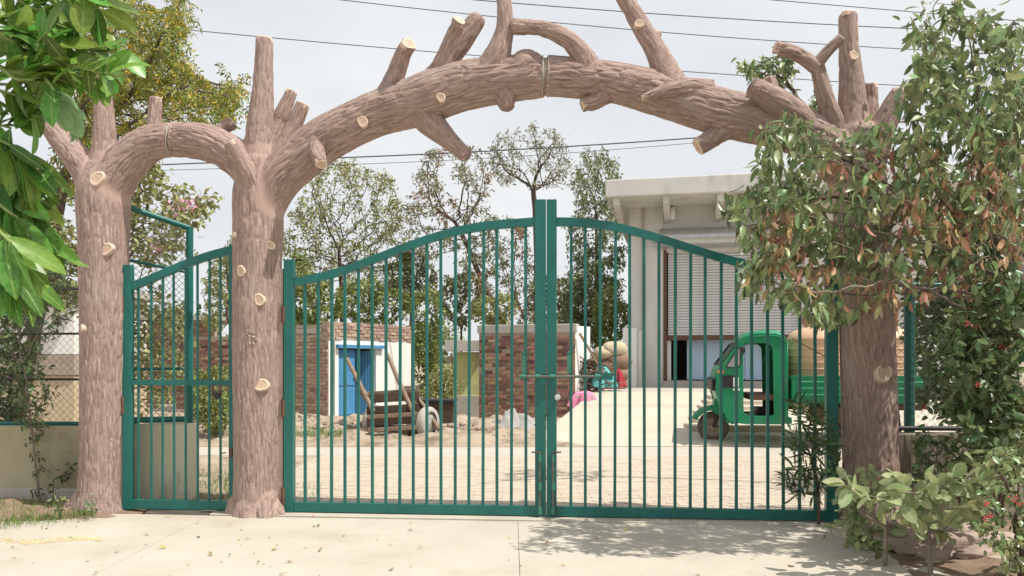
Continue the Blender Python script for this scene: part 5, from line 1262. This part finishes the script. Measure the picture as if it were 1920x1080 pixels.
# ------------------------------------------------------------------ big leafy tree at the right
rnd.seed(91); npr = np.random.default_rng(92)
RTm = [leaf_tmpl(w_, 5, f_, d_, .4) for w_, f_, d_ in ((.36, .35, .25), (.31, .4, .4), (.4, .3, .15))]
rt_ = empty('leafy_tree', (3.05, 4.75, 0), 'large leafy tree with drooping leaves and orange dry clusters at the right', 'tree')
els = [(1830, 130, 110, 130, 1.0), (1740, 180, 60, 60, .7), (1790, 330, 140, 110, 1.15), (1640, 310, 110, 80, .9), (1480, 290, 60, 95, 1.0), (1430, 390, 75, 60, 1.0), (1540, 450, 110, 90, .9), (1700, 470, 130, 90, .9), (1850, 500, 80, 110, 1.0),
       (1450, 140, 60, 45, .6, (7.25, 7.7)), (1720, 30, 30, 50, .4), (1600, 560, 110, 40, .5), (1440, 480, 45, 50, .8), (1375, 375, 25, 18, 1.3), (1410, 520, 22, 45, 1.2), (1480, 560, 18, 40, 1.2), (1560, 600, 30, 30, .8), (1900, 300, 60, 200, 1.0), (1660, 430, 110, 80, .8)]
tp0 = [Vector((3.05, 4.75, -.1)), Vector((3.25, 4.95, .7)), Vector((3.55, 5.4, 1.5)), P(1905, 470, 5.9), P(1825, 425, 6.0)]
pts = []
for a, b in zip(tp0[:-1], tp0[1:]): pts += [a.lerp(b, k/5) for k in range(5)]
pts.append(tp0[-1])
Nn, par = colonize(pts, ell(els, 2250, (5.2, 6.5)), .06, .7, .08, 260); r, w, ch = limbs(Nn, par, .0026, .045)
limb_mesh(Nn, par, r, ch, 7, .011).build('trunk', M['tbark'], rt_, fix=False)
limb_mesh(Nn, par, np.where(r < .011, r, 0), ch, 5, .0001).build('twigs', M['tbarkg'], rt_, fix=False)
pos, D, U = twig_leaves(Nn, par, w, 3, 4, .03, 1.15, npr); n = len(pos); sc = npr.uniform(.07, .125, n)
pxv = 960+pos[:, 0]/pos[:, 1]*F; pyv = HZ-(pos[:, 2]-CH)/pos[:, 1]*F
keep = (pxv < 1990) & (pyv > -70); thin = (pxv > 1565) & (pxv < 1690) & (pyv > 260) & (npr.random(n) < .5); keep &= ~thin; keep &= ~((pxv > 1680) & (pyv > 410) & (npr.random(n) < .45))
pos, D, U, sc, pxv, pyv = pos[keep], D[keep], U[keep], sc[keep], pxv[keep], pyv[keep]; n = len(pos)
dryc = np.array([(1650, 300), (1560, 330), (1480, 480), (1530, 510), (1610, 540), (1700, 400), (1790, 420), (1850, 330), (1900, 480), (1740, 520), (1660, 560), (1460, 420), (1720, 590), (1800, 560), (1880, 400)])
dd = np.hypot(pxv[:, None]-dryc[None, :, 0], pyv[:, None]-dryc[None, :, 1]).min(1); dry = ((dd < 36) & (npr.random(n) < .5)) | ((pyv > 380) & (npr.random(n) < .07)) | ((pxv > 1620) & (pyv > 240) & (npr.random(n) < .1))
Dd = D[dry].copy(); Dd[:, 2] -= 1.0
leaf_mass('dry_leaves', leaf_tmpl(.36, 5, .7, .45, .45, .3), pos[dry], Dd, U[dry], sc[dry]*.85, M['l_dry'], rt_)
g_ = ~dry; pos, D, U, sc = pos[g_], D[g_], U[g_], sc[g_]; o_ = np.argsort(pos[:, 1]); nn_ = 290
leaf_objs('leaf', RTm, pos[o_[:nn_]], D[o_[:nn_]], U[o_[:nn_]], sc[o_[:nn_]], M['l_right'], rt_)
leaf_mass('foliage', RTm[0], pos[o_[nn_:]], D[o_[nn_:]], U[o_[nn_:]], sc[o_[nn_:]], M['l_right_far'], rt_)
print('right tree leaves', n)

bush('leafy_tree', 'leafy spray of a tree behind the right end of the arch', [(1440, 140, 60, 42), (1510, 200, 50, 30), (1395, 125, 30, 16), (1480, 110, 30, 25)], 8.6, 170, .1, 'l_right_far', trunk=[(1700, 1000), (1640, 420), (1570, 260), (1500, 190)],
     dY=.5, per=4, tmpl=RTm[0], spread=.03, step=.07, group='trees behind the arch', seed=95, cat_='tree', rb=.03)

# ------------------------------------------------------------------ shrubs and saplings at the lower right
def shrub(name, label, base, els, Yr, natt, tmpl, lsize, mat_one, mat_mass, per, step=.06, stem='tbark', droop=.3, nmax=120, seed=0, flowers=(), wmax=4, spread=.025, cat_='shrub', rb=.016, top=None):
    global npr
    rnd.seed(seed); npr = np.random.default_rng(seed)
    Y = CH*F/(base[1]-HZ); b = P(base[0], base[1], Y); t = P(*top) if top else b+Vector((0, 0, .25)); pts = [b.lerp(t, k/4) for k in range(5)]
    Nn, par = colonize(pts, ell(els, natt, Yr), step, step*9, step*1.7); r, w, ch = limbs(Nn, par, .0025, rb)
    root = empty(name, b, label, cat_); limb_mesh(Nn, par, r, ch, 5).build('stems', M[stem], root, fix=False)
    pos, D, U = twig_leaves(Nn, par, w, wmax, per, spread, droop, npr); n = len(pos); sc = npr.uniform(.75, 1.25, n)*lsize; o_ = np.argsort(pos[:, 1])
    leaf_objs('leaf', [tmpl], pos[o_[:nmax]], D[o_[:nmax]], U[o_[:nmax]], sc[o_[:nmax]], M[mat_one], root)
    if n > nmax: leaf_mass('foliage', tmpl, pos[o_[nmax:]], D[o_[nmax:]], U[o_[nmax:]], sc[o_[nmax:]], M[mat_mass], root)
    for px, py, Yf in flowers:
        c = P(px, py, Yf); f = [tuple(c+Vector((rnd.gauss(0, .013), rnd.gauss(0, .012), rnd.gauss(0, .012)))) for _ in range(10)]
        leaf_mass('flower', T_OVAL, f, npr.normal(0, 1, (10, 3)), npr.normal(0, 1, (10, 3)), npr.uniform(.016, .026, 10), M['rflower'], root, kind=None)
    return root
TO = leaf_tmpl(.5, 5, .25, .15, .45); TN = leaf_tmpl(.14, 6, .3, .12, .4); TW = leaf_tmpl(.56, 7, .2, .12, .5)
shrub('flowering_shrub', 'dark leaved shrub with red flowers at the right edge', (1870, 1010), [(1850, 640, 75, 80), (1860, 760, 65, 90), (1890, 560, 50, 60)], (5.2, 5.9), 620, TO, .085, 'l_dark1', 'l_dark', 4, step=.05, nmax=200, seed=101, flowers=((1838, 722, 5.2), (1815, 606, 5.2)))
shrub('flowering_shrub', 'low shrub with red blossoms in the lower right corner', (1905, 1078), [(1895, 960, 60, 70), (1880, 880, 50, 50), (1900, 1040, 40, 40)], (4.5, 4.95), 420, TO, .055, 'l_right', 'l_right_far', 4, step=.05, seed=102, flowers=((1902, 935, 4.45), (1850, 968, 4.45), (1850, 945, 4.5), (1915, 945, 4.45)))
shrub('undergrowth', 'tangled undergrowth along the right wall', (1800, 1000), [(1790, 880, 90, 70), (1850, 860, 60, 60), (1750, 830, 45, 40, .6)], (5.7, 6.5), 700, TO, .06, 'l_dark1', 'l_dark', 3, seed=103, nmax=150)
shrub('oleander', 'spiky narrow leaved shrub before the right gate post', (1535, 985), [(1515, 800, 42, 60), (1500, 880, 36, 60), (1545, 860, 32, 80)], (6.35, 6.6), 170, TN, .13, 'l_ole', 'l_dark', 5, step=.05, seed=104, droop=-.1, nmax=200)
shrub('sapling', 'pale broad leaved sapling in front of the right trunk', (1745, 1078), [(1700, 930, 110, 50), (1770, 960, 80, 50), (1640, 900, 60, 40, .6), (1830, 900, 60, 50, .6)], (4.9, 5.5), 110, TW, .125, 'l_pale', 'l_hedge', 3, step=.07, stem='tbarkg', seed=105, nmax=260, wmax=3, top=(1740, 1000, 5.2))
shrub('sapling', 'dusty green seedling at the foot of the right gate post', (1600, 1020), [(1620, 930, 60, 55), (1590, 980, 40, 40), (1650, 1000, 60, 40)], (5.6, 6.1), 100, TW, .095, 'l_pale', 'l_hedge', 3, step=.06, stem='tbarkg', seed=106, nmax=200, wmax=3)
shrub('seedling', 'small drooping seedling reaching over the driveway edge', (1660, 1060), [(1570, 1000, 25, 35), (1600, 960, 40, 20)], (5.3, 5.6), 22, TW, .07, 'l_right', 'l_hedge', 2, step=.06, stem='tbarkg', seed=107, wmax=2)
shrub('seedling', 'thin weed leaning on the left wall', (100, 950), [(125, 885, 12, 18)], (7.5, 7.7), 14, TO, .05, 'l_dark1', 'l_dark', 3, step=.04, seed=108, rb=.006)
shrub('seedling', 'small weed at the foot of the left trunk', (110, 975), [(112, 945, 14, 18)], (6.8, 6.95), 16, TO, .045, 'l_right', 'l_dark', 3, step=.04, seed=109, rb=.006)
shrub('seedling', 'tiny weed in front of the left trunk base', (172, 970), [(170, 955, 8, 14)], (6.8, 6.9), 10, TO, .035, 'l_right', 'l_dark', 3, step=.03, seed=110, rb=.004)

# ------------------------------------------------------------------ grass, spilled grain, fallen leaves
def grass(name, label, n, fx, hmin, hmax, seed):
    g = np.random.default_rng(seed); pos = np.array([fx(g) for _ in range(n)]); D = g.normal(0, .35, (n, 3)); D[:, 2] = 1; U = g.normal(0, 1, (n, 3)); U[:, 2] = 0
    e = empty(name, tuple(pos.mean(0)), label, 'grass'); o = leaf_mass('blades', leaf_tmpl(.07, 3, .2, .2, .3), pos, D, U, g.uniform(hmin, hmax, n), M['grass'], e); e['kind'] = 'stuff'; return e
def on(px0, px1, py0, py1, z=.0):
    def f(g):
        px, py = g.uniform(px0, px1), g.uniform(py0, py1); Y = CH*F/(py-HZ); v = P(px, py, Y); return (v.x, v.y, z)
    return f
def strip(g):
    t = g.random(); px = -60+240*t; py = 996-30*t+g.normal(0, 5); Y = CH*F/(py-HZ); v = P(px, py, Y); return (v.x, v.y, .01)
grass('grass_strip', 'short grass along the left edge of the driveway', 900, strip, .03, .08, 1)
grass('grass_patch', 'grass patch beyond the wicket gate', 900, on(365, 440, 885, 945), .03, .09, 2)
grass('grass_patch', 'green weeds at the left foot of the double gate', 260, on(552, 605, 905, 938), .02, .05, 3)
grass('grass_patch', 'green strip at the foot of the hut side wall', 700, on(540, 640, 818, 834, .1), .06, .14, 4)
grass('grass_patch', 'weeds on the soil beside the left wall', 300, on(0, 120, 950, 985, .05), .03, .08, 5)
g = np.random.default_rng(6); mb = MB(); r2 = random.Random(6)
for _ in range(420):
    t = r2.random()**.8; px = -60+250*t; py = 1011+4*t+4*math.sin(px*.03)+r2.gauss(0, 3.2*(1-t*.6)); Y = CH*F/(py-HZ); v = P(px, py, Y); rock(mb, Vector((v.x, v.y, .004)), r2.uniform(.004, .009), r2)
o = mb.build('spilled_grain', M['grain'], fix=False); put(o, 'thin line of spilled yellow grain on the driveway', 'grain', kind='stuff')
r2 = random.Random(17); dl = []
for k, (w_, c_l) in enumerate(((.5, .2), (.4, .5), (.3, .35))):
    V, F_ = leaf_tmpl(w_, 6, .5*c_l, -c_l*.6, .45, .35); me = bpy.data.meshes.new('fallen_leaf'); me.from_pydata([tuple(v) for v in V], [], F_); me.polygons.foreach_set('use_smooth', [True]*len(F_)); me.materials.append(M['litter']); dl.append(me)
for k in range(95):
    if k < 60: px, py = r2.uniform(-20, 1500), 975+110*r2.random()
    else: px, py = r2.uniform(-10, 620), 970+100*r2.random()**1.2
    if k > 80: px, py = r2.uniform(1540, 1900), r2.uniform(1000, 1075)
    Y = CH*F/(py-HZ); v = P(px, py, Y); o = bpy.data.objects.new('fallen_leaf', r2.choice(dl)); COL.objects.link(o)
    s = r2.uniform(.02, .055); o.location = (v.x, v.y, .006 if k <= 80 else .07); o.rotation_euler = (r2.gauss(0, .25), r2.gauss(0, .2), r2.uniform(0, 6.28)); o.scale = (s, s, s)
    put(o, 'small dry brown leaf fallen on the ground in front of the gates', 'leaf', 'fallen leaves on the driveway')
# ------------------------------------------------------------------ thickets that close the view at both sides
bush('thicket', 'dense dark thicket behind the right fence', [(1800, 620, 110, 110), (1900, 560, 80, 130), (1790, 730, 80, 60), (1850, 450, 100, 90, .7), (1760, 560, 60, 60, .8)], 8.6, 1500, .09, 'l_dark', dY=.7, per=9, spread=.05, step=.08, group='thickets', seed=201, rb=.03)
bush('thicket', 'shaded vine thicket behind the left fence', [(20, 620, 60, 110), (10, 720, 50, 70), (60, 520, 70, 60, .6)], 8.5, 500, .075, 'l_dark', dY=.25, per=7, spread=.05, step=.07, group='thickets', seed=202, rb=.025)
shrub('flowering_shrub', 'pale leaved bushy shrub above the right wall', (1880, 1000), [(1840, 700, 70, 110), (1890, 820, 55, 90), (1800, 640, 40, 50, .7)], (5.5, 6.2), 520, TO, .075, 'l_right', 'l_right_far', 4, step=.05, nmax=150, seed=203, flowers=((1875, 650, 5.5),))
